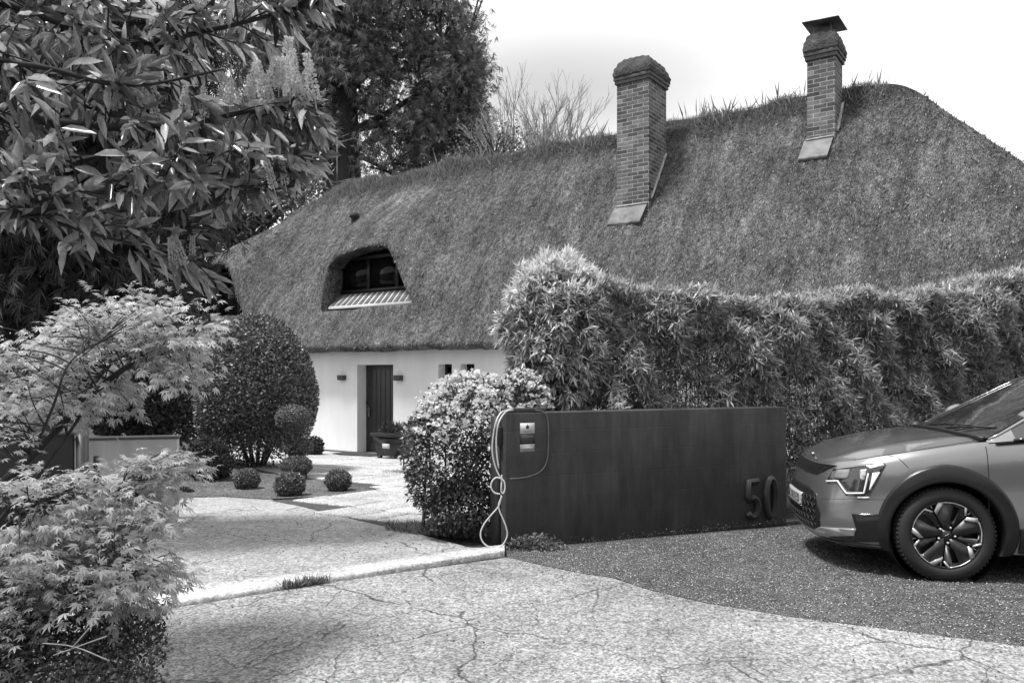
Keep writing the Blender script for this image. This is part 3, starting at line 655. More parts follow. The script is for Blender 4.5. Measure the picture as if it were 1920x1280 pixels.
# ---------------------------------------------------------------- dark steel wall with the house number
WA = Vector((-.055, 6.88, 0)); WD = Vector((.909, .416, 0)).normalized(); wang = math.atan2(WD.y, WD.x); WL = 3.15; WH = 1.156
sw = empty('steel_wall', tuple(WA), wang, label='dark steel panel wall at the entrance carrying the number 50', cat='wall')
m_ = MB(); m_.box((WL/2, .125, WH/2-.05), (WL, .25, WH+.1), bev=.004); m_.build('wall_panel', STEEL, sw)
m_ = MB(); m_.box((-.012, .17, .55), (.05, .14, 1.15)); m_.box((-.03, .10, WH-.20), (.06, .09, .16), bev=.005); m_.build('latch_post', simple('dark_post', .03, .6), sw)
m_ = MB(); m_.box((.22, .10, WH+.021), (.36, .12, .038), bev=.004); m_.build('cap_plate', simple('cap_metal', .05, .5), sw)
def text(s, size, M, mat, name, parent, ext=.002, bev=0, sx=1, **k):
    c = bpy.data.curves.new(name, 'FONT'); c.body = s; c.size = size; c.extrude = ext; c.bevel_depth = bev; c.bevel_resolution = 2; c.align_x = 'CENTER'; c.align_y = 'CENTER'
    o = bpy.data.objects.new(name, c); COL.objects.link(o); dg = bpy.context.evaluated_depsgraph_get(); dg.update()
    me = bpy.data.meshes.new_from_object(o.evaluated_get(dg)); bpy.data.objects.remove(o); bpy.data.curves.remove(c)
    me.transform(M @ Matrix.Diagonal((sx, 1, 1, 1))); me.materials.clear(); me.materials.append(mat)
    o = bpy.data.objects.new(name, me); COL.objects.link(o); o.parent = parent; return tagset(o, **k)
FR = Matrix.Rotation(R(90), 4, 'X')
# raised numerals: heavy ring with an inner lip
def num_outline(kind):
    if kind == '0': return [(.5*math.cos(a)*.29*2*.5, .5*math.sin(a)) for a in [2*math.pi*i/40 for i in range(41)]]
    pts = [(.13, .47), (-.10, .47), (-.125, .08)]
    for i in range(0, 19): a = R(125-i*15); pts.append((-.005+.135*math.cos(a), -.20+.25*math.sin(a)))
    return pts
numo = []
hn = empty('house_number', tuple(WA), wang, label='raised dark numerals 50 fixed low on the steel wall', cat='house number')
NUMM = simple('numeral_metal', .040, .6, .3, 10, spec=.35)
for kind, cu, cv in (('5', 1412, 935), ('0', 1443, 932)):
    k = (cu-CX)/F; t = (k*WA.y-WA.x)/(WD.x-k*WD.y); Yd = WA.y+WD.y*t; zc = EZ0 = EYE-(cv-HV)/F*Yd
    o_ = num_outline(kind); H_ = .385; mm = MB()
    ln = [(t+a*H_*(1.3 if kind == '5' else 1.05)-(.02 if kind == '5' else 0), -.02, zc+b*H_) for a, b in o_]
    mm.tube(ln, .033, 8, kind == '5')
    mm.build('numeral', NUMM, hn, smooth=True)
    m2 = MB(); m2.tube([(a, b-.026, c) for a, b, c in ln], .012, 6, kind == '5'); m2.build('numeral_rim', NUMM, hn, smooth=True)
# signs
def onwall(cu, cv):
    k = (cu-CX)/F; t = (k*WA.y-WA.x)/(WD.x-k*WD.y); Yd = WA.y+WD.y*t; return t, EYE-(cv-HV)/F*Yd
def sign(cu0, cv0, cu1, cv1, mat, label):
    a, z1 = onwall(cu0, cv0); b, z0 = onwall(cu1, cv1); e = empty('sign', tuple(WA), wang, label=label, cat='sign', group='stickers on the steel wall')
    MB().box(((a+b)/2, -.002, (z0+z1)/2), (b-a, .003, z1-z0)).build('plate', mat, e); return e, (a+b)/2, (z0+z1)/2, b-a, z1-z0
e, cx_, cz_, w_, h_ = sign(975, 793, 1002, 812, SIGNW, 'white sticker with a dark star emblem, uppermost on the steel wall')
star = [((.027 if i % 2 == 0 else .016)*math.sin(i*math.pi/5)*.75, (.027 if i % 2 == 0 else .016)*math.cos(i*math.pi/5)*.85) for i in range(10)]
MB().prism(star, 0, .001, Matrix.Translation((cx_, -.0045, cz_+.012)) @ FR).build('emblem', SIGND, e)
text('SECURITE', .019, Matrix.Translation((cx_, -.0045, cz_-.028)) @ FR, SIGNG, 'lettering', e, .0004, sx=.95)
e, cx_, cz_, w_, h_ = sign(975, 814, 1002, 831, SIGND, 'dark sticker reading Alarme under the star sticker')
text('Alarme', .036, Matrix.Translation((cx_, -.0045, cz_+.020)) @ FR, SIGNG, 'lettering', e, .0004)
text('SOUS SURVEILLANCE', .011, Matrix.Translation((cx_, -.0045, cz_-.008)) @ FR, SIGNG, 'lettering', e, .0004)
text('TELESURVEILLANCE', .011, Matrix.Translation((cx_, -.0045, cz_-.026)) @ FR, SIGNG, 'lettering', e, .0004)
e, cx_, cz_, w_, h_ = sign(975, 833, 1002, 846, simple('grey_sticker', .30, .5, .1), 'grey sticker with a white bar, lowest on the steel wall')
MB().box((cx_+.0, -.0045, cz_+.002), (w_*.75, .001, h_*.2)).build('white_bar', SIGNW, e)
# cable
cb = MB()
def cab(pts, Y, r=.0062, k=6):
    q = smoothline([P(u, v, Y if len(p_) == 0 else p_[0]) for u, v, *p_ in pts], k); cb.tube(q, r, 7)
YB = 6.72
cab([(962, 765, 6.9), (950, 769, 6.86), (940, 773, 6.8), (931, 788), (925, 815), (923, 845), (928, 872), (937, 893), (945, 902), (947, 914), (944, 924), (940, 921), (940, 908), (941, 890, 6.75)], YB)
cab([(962, 768, 6.9), (948, 772, 6.84), (936, 790), (931, 815), (931, 845), (935, 877)], YB)
cab([(940, 897), (930, 895), (922, 903), (921, 914), (927, 923), (938, 926)], YB)
cab([(940, 928), (938, 940), (934, 950), (921, 965), (907, 983), (901, 1000), (905, 1015), (917, 1025), (930, 1027), (943, 1020), (951, 1004), (949, 988), (942, 970), (937, 958), (935, 945), (941, 930)], YB)
cb.build('cable', WHITEP, None, smooth=True, label='white cord looped and knotted, hanging at the left end of the steel wall', cat='cable')
cb = MB(); 
pl = []
for u, v in ((1003, 768), (1016, 771), (1024, 780), (1027, 800), (1027, 830), (1026, 855), (1021, 872), (1011, 884), (996, 891), (978, 895), (955, 897)):
    t, z_ = onwall(u, v); pl.append(WA+WD*t+Vector((WD.y, -WD.x, 0))*.012+Vector((0, 0, z_)))
cb.tube(smoothline(pl, 5), .0055, 6); cb.build('cable', simple('grey_cord', .13, .6), None, smooth=True, label='thin grey wire curving over the face of the steel wall beside the stickers', cat='cable')

# ---------------------------------------------------------------- left boundary: dark gate leaf and pale garden wall
gl = empty('steel_gate', (-3.65, 5.05, 0), R(14), label='dark steel gate panel standing behind the maple at the left edge', cat='gate')
m_ = MB(); m_.box((-.2, 0, .56), (2.0, .05, 1.08), bev=.003); m_.build('gate_panel', simple('gate_paint', .014, .7, .2), gl)
m_ = MB(); m_.box((-.2, 0, 1.11), (2.02, .06, .018)); m_.build('top_rail', LEAD, gl)
m_ = MB(); m_.box((.84, .05, .56), (.055, .10, 1.1)); m_.box((.92, .07, .5), (.03, .03, .9)); m_.build('gate_post', simple('gate_post_metal', .05, .5), gl)
A_, B_ = P(118, 826, 8.2), P(332, 818, 8.5); dv = (B_-A_); 
gw = empty('garden_wall', (A_.x, A_.y, 0), math.atan2(dv.y, dv.x), label='low pale rendered garden wall between the maple and the dark shrubs', cat='wall')
Lw = math.hypot(dv.x, dv.y); zt_ = A_.z; MB().box((Lw/2, .1, zt_/2-.25), (Lw, .2, zt_+.5), bev=.008).build('wall_panel', GREYW, gw)
MB().box((Lw/2, .1, zt_+.012), (Lw+.04, .24, .022), bev=.004).build('coping', simple('dark_coping', .10, .9), gw)

# ---------------------------------------------------------------- planter, mat
pp = hw(1.72, -.62); pz = float(gz(pp.x, pp.y))+.03
pe = empty('planter', (pp.x, pp.y, pz), HA, label='dark square tub planter beside the front door', cat='planter')
m_ = MB(); 
def frus(mb, a, b, z0, z1):
    mb.add([(x*a, y*a, z0) for x, y in ((-1, -1), (1, -1), (1, 1), (-1, 1))]+[(x*b, y*b, z1) for x, y in ((-1, -1), (1, -1), (1, 1), (-1, 1))], [(0, 1, 2, 3)[::-1], (0, 1, 5, 4), (1, 2, 6, 5), (2, 3, 7, 6), (3, 0, 4, 7), (4, 5, 6, 7)])
frus(m_, .24, .31, .05, .47); m_.box((0, 0, .50), (.70, .70, .07), bev=.01)
for a, b in ((-1, -1), (1, -1), (1, 1), (-1, 1)): m_.box((a*.2, b*.2, .025), (.08, .08, .05))
m_.build('tub', simple('dark_glazed_clay', .02, .35, .2), pe)
MB().box((.06, -.290, .27), (.20, .012, .10)).build('tag', SIGNW, pe)
n_ = 420; q = inball(n_)*np.array([.27, .27, .13])+np.array([0, 0, .58]); q[:, 2] = np.maximum(q[:, 2], .54)
leafmesh('planting', *LANCE, q, unit(RG.normal(size=(n_, 3))+np.array([0, 0, 1.2])), RG.normal(size=(n_, 3)), rnd(n_, .08, .17), SHAD, pe)
mt = hw(.55, -.42); MB().box((0, 0, 0), (1.15, .62, .022), bev=.004).build('doormat', simple('mat_fibre', .05, 1, .3, 30, 1, 90), None, label='dark doormat lying before the front door', cat='doormat').location = (mt.x, mt.y, float(gz(mt.x, mt.y))+.045)
bpy.data.objects['doormat'].rotation_euler = (0, 0, HA)
bpy.data.objects['doormat'].rotation_euler[0] = R(-1.4)
lp = P(757, 805, 13.9); le = empty('garden_lantern', (lp.x, lp.y, float(gz(lp.x, lp.y))), .4, label='small dark lantern on a thin stake by the flowering shrub', cat='lantern')
zl = lp.z-float(gz(lp.x, lp.y)); MB().tube([(0, 0, 0), (0, 0, zl-.12)], .014, 6).build('stake', BLACK, le)
m_ = MB(); m_.lathe([(0, -.14), (.04, -.13), (.10, .0), (.09, .07), (.02, .13), (0, .14)], 6, Matrix.Translation((0, 0, zl))); m_.build('lantern_head', BLACK, le)

# ---------------------------------------------------------------- clipped shrubs
def stemmy(mb, base, top, n_, spread, r):
    for i in range(n_):
        a = 2*math.pi*i/n_+random.uniform(-.3, .3); b = base+Vector((math.cos(a)*.06, math.sin(a)*.06, -.05)); t = top+Vector((math.cos(a)*spread, math.sin(a)*spread, random.uniform(-.2, .2)))
        mb.tube(smoothline([b, b.lerp(t, .5)+Vector((math.cos(a), math.sin(a), 0))*.08, t], 4), [r*(1-.07*k) for k in range(9)], 5)
def shellpts(n_, c, rad, depth=.25, top=None, egg=0., bumps=.04, lump=0):
    d = unit(RG.normal(size=(n_, 3))); k = 1-depth*rnd(n_)**1.6
    k *= 1+bumps*np.sin(d[:, 0]*7+lump)*np.sin(d[:, 1]*6+1+lump)*np.sin(d[:, 2]*8+2)
    p = d*k[:, None]*np.array(rad); p[:, :2] *= (1-egg*(d[:, 2:3])); return p+np.array(c), unit(d/np.array(rad))
def clipped(name, c, rad, nl, ls, mat, label, group=None, egg=0, depth=.25, cat='shrub', stem=True, kindleaf=OVAL, z0=None, cut=None):
    gzv = float(gz(c[0], c[1])); root = empty(name, (c[0], c[1], gzv), label=label, cat=cat, group=group)
    lc = (0, 0, c[2]-gzv); p, nr = shellpts(nl, lc, rad, depth, egg=egg, lump=random.uniform(0, 6), bumps=.04 if rad[0] > .5 else .10)
    # a few inner leaves so the shell is not hollow
    q = inball(nl//5)*np.array(rad)*.8+np.array(lc); p = np.vstack([p, q]); nr = np.vstack([nr, unit(RG.normal(size=q.shape))])
    if cut is not None:
        ok = cut(p); p, nr = p[ok], nr[ok]
    p[:, 2] = np.maximum(p[:, 2], .02)
    d = unit(nr*.55+RG.normal(size=p.shape)*.6+np.array([0, 0, .15])); nn_ = unit(nr+RG.normal(size=p.shape)*.55)
    leafmesh('foliage', *kindleaf, p, d, nn_, rnd(len(p), .7, 1.3)*ls, mat, root)
    if stem:
        mb = MB(); stemmy(mb, Vector((0, 0, 0)), Vector(lc)-Vector((0, 0, rad[2]*.3)), 4, rad[0]*.4, .012+rad[0]*.012); mb.build('trunk', BARK, root)
    return root
# big egg
YE = 14.0; ce = P(481, 735, YE); re_ = (1.03, 1.0, 1.38)
def eggcut(p):
    low = (p[:, 2] < .75); nz_ = np.sin(p[:, 0]*9)*np.sin(p[:, 1]*8+1)*np.sin(p[:, 2]*7); r_ = np.hypot(p[:, 0], p[:, 1]); return ~(low & (RG.random(len(p)) < np.clip((.62-p[:, 2])*1.7, 0, .93))) & (nz_ > -.75) & ~((p[:, 2] < .35) & (r_ > .55))
egg = clipped('topiary_shrub', (ce.x, ce.y, ce.z), re_, 60000, .050, BOXL, 'large egg-shaped clipped shrub on bare stems in the gravel bed', egg=.08, depth=.22, stem=False, cut=eggcut)
mb = MB(); lim = []
for i in range(11):
    a = i*.571; b = Vector((math.cos(a)*.10, math.sin(a)*.10, -.05)); t = Vector((math.cos(a)*.75, math.sin(a)*.7, random.uniform(1.0, 1.6)))
    q = smoothline([b, b.lerp(t, .35)+Vector((0, 0, .1)), b.lerp(t, .7)+Vector((0, 0, .12)), t], 4); mb.tube(q, list(np.linspace(.035, .012, len(q))), 6); lim.append([np.array(x) for x in q])
grow(mb, lim, inball(160)*np.array([.85, .85, 1.0])+np.array([0, 0, 1.35]), .007, .1, 4, (.1, 1)); mb.build('trunk', BARK, egg)
# lollipop tree
lt = P(549, 784, 12.9); gzl = float(gz(lt.x, lt.y)); lo = empty('topiary_tree', (lt.x, lt.y, gzl), label='slim clipped tree with a round flattened head on a single thin stem', cat='small tree')
p, nr = shellpts(9000, (0, 0, lt.z-gzl), (.27, .27, .215), .3); leafmesh('crown', *OVAL, p, unit(nr*.5+RG.normal(size=p.shape)*.6), unit(nr+RG.normal(size=p.shape)*.5), rnd(len(p), .02, .035), BOXL, lo)
MB().tube([(0, 0, -.05), (.01, 0, .3), (-.01, .01, .6), (0, 0, lt.z-gzl)], [.024, .02, .018, .015], 7).build('trunk', BARKL, lo)
for (u, v, rx, rz, Y, nl, lab) in ((559, 838, .235, .145, 12.98, 5000, 'round clipped shrub half hidden behind the stem of the slim topiary tree'),
        (556, 873, .235, .155, 12.7, 6000, 'flattened clipped ball at the foot of the slim topiary tree'),
        (463, 902, .17, .15, 11.35, 6000, 'small clipped ball in the gravel directly below the large egg-shaped shrub'),
        (543, 914, .195, .165, 10.6, 7000, 'small clipped ball nearest the driveway edge of the gravel bed'),
        (634, 901, .175, .148, 11.15, 6000, 'small clipped ball alone near the pointed tip of the gravel bed')):
    c = P(u, v, Y); clipped('box_ball', (c.x, c.y, max(c.z, float(gz(c.x, c.y))+rz*.9)), (rx, rx, rz), nl, .028, BOXL, lab, 'small clipped balls in the gravel bed', depth=.3)
# dark shrubs behind
for (u, v, ru, rv, Y, nl, ls, mat, lab, nm) in (
        (335, 735, 85, 95, 14.8, 14000, .07, BOXL, 'dark rounded shrub just left of the egg-shaped topiary', 'round_shrub'),
        (250, 745, 90, 90, 12.5, 12000, .07, SHAD, 'dark shadowed shrub behind the pale garden wall', 'round_shrub'),
        (385, 865, 50, 45, 12.2, 7000, .045, SHAD, 'low dark shrub at the left end of the gravel bed', 'low_shrub'),
        (60, 720, 110, 90, 10.5, 9000, .08, BUSHM, 'pale leafy shrub behind the steel gate', 'leafy_shrub'),
        (590, 838, 16, 20, 18.0, 1500, .05, SHAD, 'small dark shrub at the foot of the white wall behind the topiary', 'low_shrub'),
        (345, 925, 16, 12, 10.9, 900, .03, SHAD, 'tiny low shrub at the left tip of the driveway edge', 'low_shrub')):
    c = P(u, v, Y); clipped(nm, (c.x, c.y, c.z), (ru/F*Y, ru/F*Y*.9, rv/F*Y), nl, ls, mat, lab, depth=.5)

# ---------------------------------------------------------------- white flowering shrub
def flowering():
    root = empty('flowering_shrub', (-.75, 7.75, 0), label='rounded shrub covered in white blossom at the left end of the steel wall', cat='shrub')
    blobs = [(885, 790, 105, 92, 7.7, .55), (840, 850, 88, 105, 7.5, .45), (930, 880, 90, 110, 7.7, .5), (905, 960, 62, 62, 7.5, .35), (975, 760, 55, 65, 7.9, .4), (808, 808, 44, 42, 7.5, .3), (868, 940, 55, 60, 7.4, .35), (806, 905, 45, 55, 7.45, .3), (835, 960, 40, 40, 7.4, .3)]
    def inner(n_):
        p = blobpts(blobs, n_)
        return p
    o = np.array([-.75, 7.75, 0]); p = inner(30000)
    # keep mostly the outer part of the union
    def dep(p):
        d = np.full(len(p), -9.)
        for u, v, ru, rv, Y, rY in blobs:
            c = np.array(P(u, v, Y)); r_ = np.array([ru/F*Y, rY, rv/F*Y]); d = np.maximum(d, 1-np.linalg.norm((p-c)/r_, axis=1))
        return d
    dp_ = dep(p); ok = (dp_ < .42) & (p[:, 2] > .03); p = p[ok]; dp_ = dp_[ok]
    c0 = np.array(P(880, 870, 7.6)); out_ = unit(p-c0); d = unit(out_*.7+RG.normal(size=p.shape)*.5); nn_ = unit(np.array([0, 0, 1.])+out_*.7+RG.normal(size=p.shape)*.5)
    leafmesh('foliage', *OVAL, p-o, d, nn_, rnd(len(p), .025, .055), CHOI, root)
    # blossom clusters on the upper outside
    q = inner(12000); dq = dep(q); hgt = q[:, 2]-(1.15-.35*np.abs(q[:, 0]+.35)); up = (dq < .12) & ((RG.random(len(q)) < np.clip(.02+(q[:, 2]-.80)*2.4, 0, .95)))
    q = q[up][:400]; n_ = len(q); fl = []
    k = 13; cp = np.repeat(q, k, 0)+RG.normal(size=(n_*k, 3))*np.array([.028, .028, .014])+np.array([0, 0, .015]); dd_ = unit(RG.normal(size=cp.shape)*np.array([1, 1, .4])+np.array([0, 0, .25]))
    tv = np.array([(0, 0, 0), (-.35, .5, .1), (.35, .5, .1), (0, 1, .2)], float); tf = np.array([(0, 2, 1), (1, 2, 3)])
    # five petals as rotated copies
    V5 = []; F5 = []
    for i in range(5):
        a = i*2*math.pi/5; Rm = np.array([[math.cos(a), -math.sin(a), 0], [math.sin(a), math.cos(a), 0], [0, 0, 1]]); F5 += (tf+len(V5)).tolist(); V5 += (tv@Rm.T).tolist()
    leafmesh('blossom', np.array(V5), np.array(F5), cp-o, unit(RG.normal(size=cp.shape)), unit(dd_+np.array([0, 0, .8])+np.array([0, -.35, 0])), rnd(len(cp), .014, .023), PETAL, root)
    mb = MB(); L = []
    for i in range(14):
        a = i*.45; b = Vector((math.cos(a)*.12, math.sin(a)*.12, -.05)); t = Vector(blobpts(blobs, 1)[0]-o); q_ = smoothline([b, b.lerp(t, .5)+Vector((0, 0, .1)), t], 5); mb.tube(q_, list(np.linspace(.018, .005, len(q_))), 5)
    mb.build('stem', BARK, root)
flowering()

# ---------------------------------------------------------------- bamboo
def bamboo(name, label, pts_fn, n_, root_loc, culms, cat, ls=(.06, .135), clump=12):
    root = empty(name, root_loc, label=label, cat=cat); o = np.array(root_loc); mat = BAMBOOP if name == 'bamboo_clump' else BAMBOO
    nf = int(n_*.62)//clump; c, out_ = pts_fn(nf, 0)
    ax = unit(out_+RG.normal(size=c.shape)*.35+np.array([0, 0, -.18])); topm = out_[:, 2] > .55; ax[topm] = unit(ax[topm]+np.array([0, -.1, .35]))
    tone_c = np.clip(RG.normal(.45, .22, len(c))+.28*(out_[:, 2] > .5), 0, 1)  # upward clusters paler: young growth, also painting in the sunlit top
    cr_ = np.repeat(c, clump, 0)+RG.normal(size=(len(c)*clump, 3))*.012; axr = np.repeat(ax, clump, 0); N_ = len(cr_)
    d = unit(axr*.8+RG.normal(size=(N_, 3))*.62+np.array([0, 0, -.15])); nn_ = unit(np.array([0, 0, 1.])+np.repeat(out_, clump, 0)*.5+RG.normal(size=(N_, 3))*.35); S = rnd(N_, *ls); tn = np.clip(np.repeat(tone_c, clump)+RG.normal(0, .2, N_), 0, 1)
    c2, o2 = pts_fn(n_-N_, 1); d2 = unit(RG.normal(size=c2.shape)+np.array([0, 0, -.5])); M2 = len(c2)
    P_ = np.vstack([cr_, c2])-o; D_2 = np.vstack([d, d2]); NN = np.vstack([nn_, unit(o2+RG.normal(size=c2.shape)*.6)]); SS = np.concatenate([S, rnd(M2, *ls)]); TT = np.concatenate([tn, rnd(M2, 0, .25)])  # inner leaves toned darker, painting shade into the gaps between clusters
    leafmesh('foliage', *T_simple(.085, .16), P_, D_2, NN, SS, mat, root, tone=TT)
    mb = MB()
    for a, b in culms: mb.tube(smoothline([Vector(a)-Vector(o), (Vector(a).lerp(Vector(b), .5))-Vector(o)+Vector((random.uniform(-.04, .04), 0, 0)), Vector(b)-Vector(o)], 3), .008, 5)
    mb.build('culm', BARKL, root); return root
# rounded clump at the end
cc = np.array(P(1043, 640, 8.35))
def clumpfn(n_, inner):
    d = unit(RG.normal(size=(n_, 3))); k = (1-.12*rnd(n_)) if not inner else 1-.16-.3*rnd(n_); k *= 1+.07*np.sin(d[:, 0]*6+1)*np.sin(d[:, 2]*7)+.04*np.sin(d[:, 0]*13+d[:, 2]*11)
    p = d*np.array([.60, .55, .90])*k[:, None]; lowm = p[:, 2] < 0; p[lowm, 0] = p[lowm, 0]*.92+.08*(-p[lowm, 2]); return p+cc+np.array([0, 0, 0]), d
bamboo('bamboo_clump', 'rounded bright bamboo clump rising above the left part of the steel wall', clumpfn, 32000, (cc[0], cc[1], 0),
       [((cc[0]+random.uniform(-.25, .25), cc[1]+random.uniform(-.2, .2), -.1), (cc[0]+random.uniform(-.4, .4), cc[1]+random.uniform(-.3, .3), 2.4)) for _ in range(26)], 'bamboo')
# hedge: path along the ground with top height
HP = [(.75, 8.35, 2.36), (1.6, 8.75, 2.33), (2.6, 9.2, 2.34), (3.6, 9.65, 2.36), (4.8, 10.15, 2.45), (6.0, 10.65, 2.66), (7.4, 11.2, 2.95), (9.5, 12.1, 3.15), (13, 13.4, 3.25)]
HPa = np.array(HP); seg = np.concatenate([[0], np.cumsum(np.hypot(*np.diff(HPa[:, :2], axis=0).T))])
def hedgept(t):
    return np.stack([np.interp(t, seg, HPa[:, i]) for i in range(3)], -1)
def hedgefn(n_, inner):
    # faces: front (65 %), top (25 %), inside
    t = rnd(n_, 0, 11.5 if True else seg[-1]); b = hedgept(t); e = hedgept(t+.05); dr = unit(e[:, :2]-b[:, :2]); fn = np.stack([dr[:, 1], -dr[:, 0], 0*dr[:, 0]], -1)
    z = rnd(n_)**.85; u_ = RG.random(n_); H_ = b[:, 2]+.05*np.sin(t*2.1)+.04*np.sin(t*5.3+1)+.03*np.sin(t*11)
    top = u_ < .26
    zz_ = np.where(top, H_-.12*rnd(n_)**2, .05+z*(H_-.08)); 
    bul = .10*np.sin(t*1.7+zz_*2.2)+.10*np.sin(t*4.1-zz_*3.9)+.08*np.sin(t*8.3+zz_*7)
    off = np.where(top, rnd(n_, -.75, .38), .44+bul-(.12*rnd(n_) if not inner else .20+.25*rnd(n_))); round_ = np.clip((zz_-(H_-.35))/.35, 0, 1); off = np.where(top, off, off-.22*round_**2)
    p = np.stack([b[:, 0], b[:, 1], zz_], -1)+fn*off[:, None]; out_ = np.where(top[:, None], np.array([0, 0, 1.])+fn*.25*(off[:, None] > .1), fn+np.array([0, 0, .1])+np.array([0, 0, 1.])*round_[:, None]*.8)
    return p, unit(out_)
rt_ = (HP[0][0], HP[0][1], 0)
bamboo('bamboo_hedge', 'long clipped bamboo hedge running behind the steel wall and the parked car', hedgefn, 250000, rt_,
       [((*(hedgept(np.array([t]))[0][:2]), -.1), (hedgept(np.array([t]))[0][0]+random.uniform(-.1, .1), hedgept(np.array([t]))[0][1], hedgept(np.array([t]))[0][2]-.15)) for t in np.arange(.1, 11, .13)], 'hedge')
def sprig(n_):   # a few stray shoots above the hedge
    pass

# ---------------------------------------------------------------- near trees
def maple():
    root = empty('maple_tree', (-2.75, 3.7, 0), label='pale Japanese maple with star-shaped leaves filling the left foreground', cat='tree'); o = Vector((-2.75, 3.7, 0)); on = np.array(o)
    mb = MB(); L = []
    def lim(pts, r0, r1): L.append([q for q in limb(mb, [P(u, v, Y)-o for u, v, Y in pts], r0, r1)])
    mb.tube([Vector((0, 0, -.1)), Vector((.02, .02, .25)), Vector(P(-90, 1120, 3.75)-o)], [.06, .05, .04], 8)
    lim([(-90, 1120, 3.75), (-40, 960, 3.9), (60, 855, 4.0), (165, 745, 4.1), (250, 680, 4.2), (330, 640, 4.3), (395, 600, 4.3)], .030, .006)
    lim([(-90, 1120, 3.75), (-20, 1000, 3.8), (80, 880, 3.9), (150, 780, 4.1), (200, 690, 4.3), (290, 640, 4.4)], .014, .004)
    lim([(60, 855, 4.0), (100, 760, 3.7), (130, 680, 3.7), (190, 640, 3.9)], .008, .003)
    lim([(-60, 900, 4.2), (20, 760, 4.5), (60, 680, 4.6), (120, 620, 4.6)], .009, .003)
    lim([(-90, 1150, 3.7), (30, 1130, 3.5), (120, 1020, 3.5), (200, 950, 3.6), (280, 880, 3.8), (340, 860, 3.9)], .022, .004)
    lim([(-90, 1160, 3.7), (20, 1220, 3.3), (110, 1160, 3.2), (190, 1080, 3.3), (260, 1060, 3.4)], .018, .004)
    lim([(-90, 1130, 3.7), (0, 1000, 3.4), (60, 950, 3.4), (130, 920, 3.5)], .014, .004)
    blobs = [(90, 700, 150, 85, 4.2, .55), (220, 640, 140, 70, 4.3, .5), (330, 610, 85, 60, 4.3, .4), (30, 790, 70, 30, 4.0, .4, 1500), (150, 745, 100, 40, 4.1, .4), (350, 690, 50, 30, 4.2, .3, 1500), (240, 580, 90, 40, 4.4, .4, 4500),
             (100, 900, 90, 28, 3.5, .35, 3500), (200, 960, 105, 50, 3.55, .35, 7500), (285, 880, 55, 35, 3.8, .3, 4000), (100, 1030, 130, 70, 3.4, .35, 11000), (230, 1080, 90, 60, 3.4, .3, 7000), (330, 860, 45, 25, 3.9, .25, 1800), (60, 1150, 90, 60, 3.3, .3, 5500), (250, 990, 60, 50, 3.5, .3, 3500), (-90, 800, 60, 250, 4, .5, 2500)]
    T = blobpts(blobs, 600)-on; paths = grow(mb, L, T, .0045, .10, 6, (.12, 1.2))
    mb.build('trunk', TWIG, root)
    pos = []; dr = []
    for pa in paths:
        k = 15; end = pa[-1]; dirv = unit((pa[-1]-pa[-3])[None])[0]; lat = np.cross(dirv, [0, 0, 1]); lat = lat/np.linalg.norm(lat+1e-9)
        for j in range(k):
            t = RG.uniform(.0, 1); b = pa[-3]*(1-t)+pa[-1]*t; sd = RG.choice([-1, 1]); r_ = RG.uniform(.01, .14)
            pos.append(b+lat*sd*r_+dirv*RG.uniform(-.03, .09)+np.array([0, 0, RG.normal(0, .018)-.25*r_])); dr.append(dirv*.8+lat*sd*.9+np.array([0, 0, -.32])+RG.normal(size=3)*.3)
    pos = np.array(pos); dr = unit(np.array(dr)); nn_ = unit(np.array([0, -.1, 1.])+RG.normal(size=pos.shape)*.33)
    leafmesh('crown', *PALM, pos, dr, nn_, rnd(len(pos), .028, .054), MAPLE, root)
maple()

